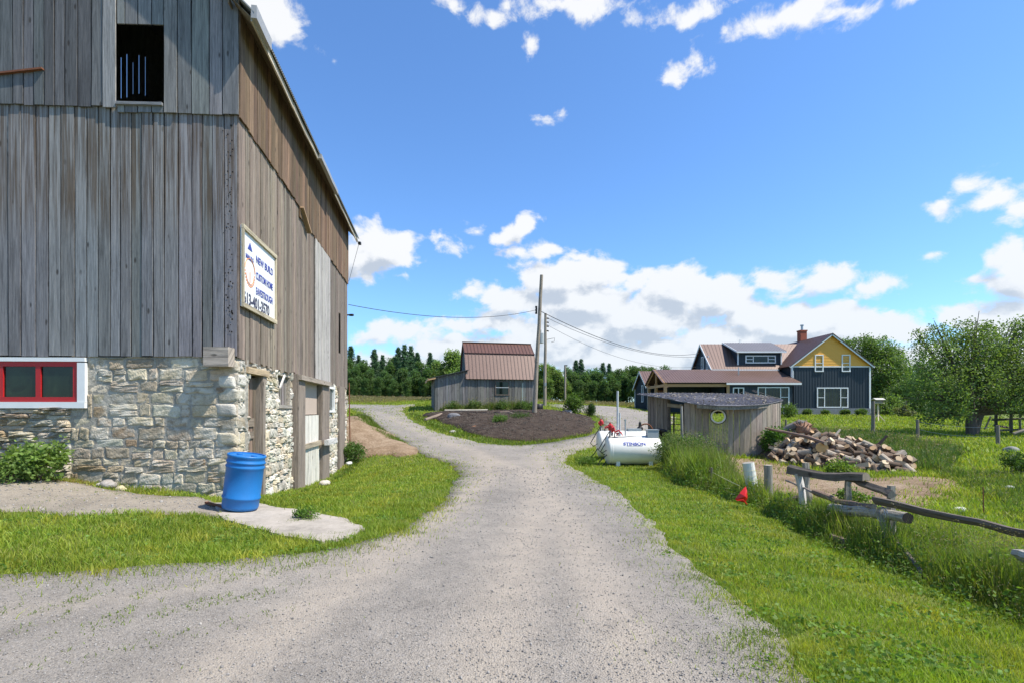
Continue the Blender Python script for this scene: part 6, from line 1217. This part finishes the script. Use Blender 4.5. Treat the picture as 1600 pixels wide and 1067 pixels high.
for px, d, top_, kd in [(846,80,560,'pale'),(860,84,562,'pale'),(872,82,570,'pale'),(888,88,566,'round'),(900,92,562,'spruce'),(908,90,560,'spruce'),(918,88,570,'round'),(930,90,568,'round'),(942,94,566,'spruce'),(952,92,567,'spruce'),(962,90,572,'round'),(972,86,568,'tall'),(984,84,562,'tall'),(998,80,564,'round'),(1010,80,562,'tall'),(1024,84,566,'round'),(868,88,568,'round'),(896,84,574,'round'),(914,83,576,'round'),(934,84,574,'round'),(954,83,578,'round'),(880,82,582,'pale'),(974,82,576,'round'),(992,78,582,'round'),(855,78,584,'pale'),(905,80,588,'round'),(926,80,590,'round'),(946,80,588,'round'),(965,79,590,'round'),(834,84,569,'round'),(1040,90,564,'round')]: wood('M', px, d, top_, kd)
for px, d, top_, kd in [(1060,95,574,'round'),(1240,95,584,'round'),(1400,92,574,'round'),(1420,88,579,'tall'),(1445,92,569,'round'),(1470,90,574,'round'),(1495,88,569,'tall'),(1520,92,564,'round'),(1545,90,569,'round'),(1570,85,564,'tall'),(1595,90,574,'round'),(1620,85,564,'round'),(1645,88,574,'tall'),(1435,82,590,'round'),(1460,80,594,'round'),(1485,82,592,'round'),(1600,76,590,'pale'),(1575,80,590,'round'),(1625,72,584,'round'),(1410,80,596,'pale'),(1540,80,592,'round'),(1515,80,590,'round'),(1378,85,584,'round'),(1560,72,596,'pale')]: wood('R', px, d, top_, kd)
# clods in the garden bed
X = rng.uniform(-6, 6, 6000); Y = rng.uniform(23, 37, 6000); k = inside(bed, X, Y) & (edist(bed, X, Y) > .15); X, Y = X[k], Y[k]; n_ = len(X); mb = MB(); V0, F0 = ICO[0]; s_ = rng.uniform(.012, .05, n_)
zb_ = H(X, Y)+.03+.0012*np.hypot(X, Y)+np.minimum(.25, edist(bed, X, Y)*.16)+.035*vnoise(X, Y, 1.1, 8); V = (np.column_stack([X, Y, zb_])[:, None]+V0[None]*s_[:, None, None]*rng.uniform(.6, 1.2, (n_, 1, 3))).reshape(-1, 3)
mb.add(V, (F0[None]+np.arange(n_)[:, None, None]*12).reshape(-1, 3), None, np.repeat(rng.uniform(.03, .12, (n_, 1))*np.array([1, .8, .65]), 12, 0)); tag(mb.build('soil_clods', 'rock', None), 'dark clods and bark chips in the garden bed', 'soil', None, 'stuff')
# scattered loose gravel near the camera
X, Y = ringpts(26000, 2.4, 16, -46, 36); k = inside(road, X, Y) | inside(path, X, Y); X, Y = X[k], Y[k]; mb = MB(); n_ = len(X); V0, F0 = ICO[0]
s_ = rng.uniform(.003, .007, n_)*np.maximum(1, np.hypot(X, Y)/5)*np.where(rng.uniform(0, 1, n_) < .04, 1.9, 1); c0 = np.column_stack([X, Y, H(X, Y)+.014+.0012*np.hypot(X, Y)+s_*.15])
V = (c0[:, None]+V0[None]*s_[:, None, None]*rng.uniform(.6, 1.2, (n_, 1, 3))).reshape(-1, 3); g_ = rng.uniform(.20, .36, (n_, 1))*np.array([1, .92, .83])
mb.add(V, (F0[None]+np.arange(n_)[:, None, None]*12).reshape(-1, 3), None, np.repeat(g_, 12, 0)); tag(mb.build('loose_gravel', 'rock', None, True), 'loose grey gravel stones scattered over the driveway', 'gravel', None, 'stuff')
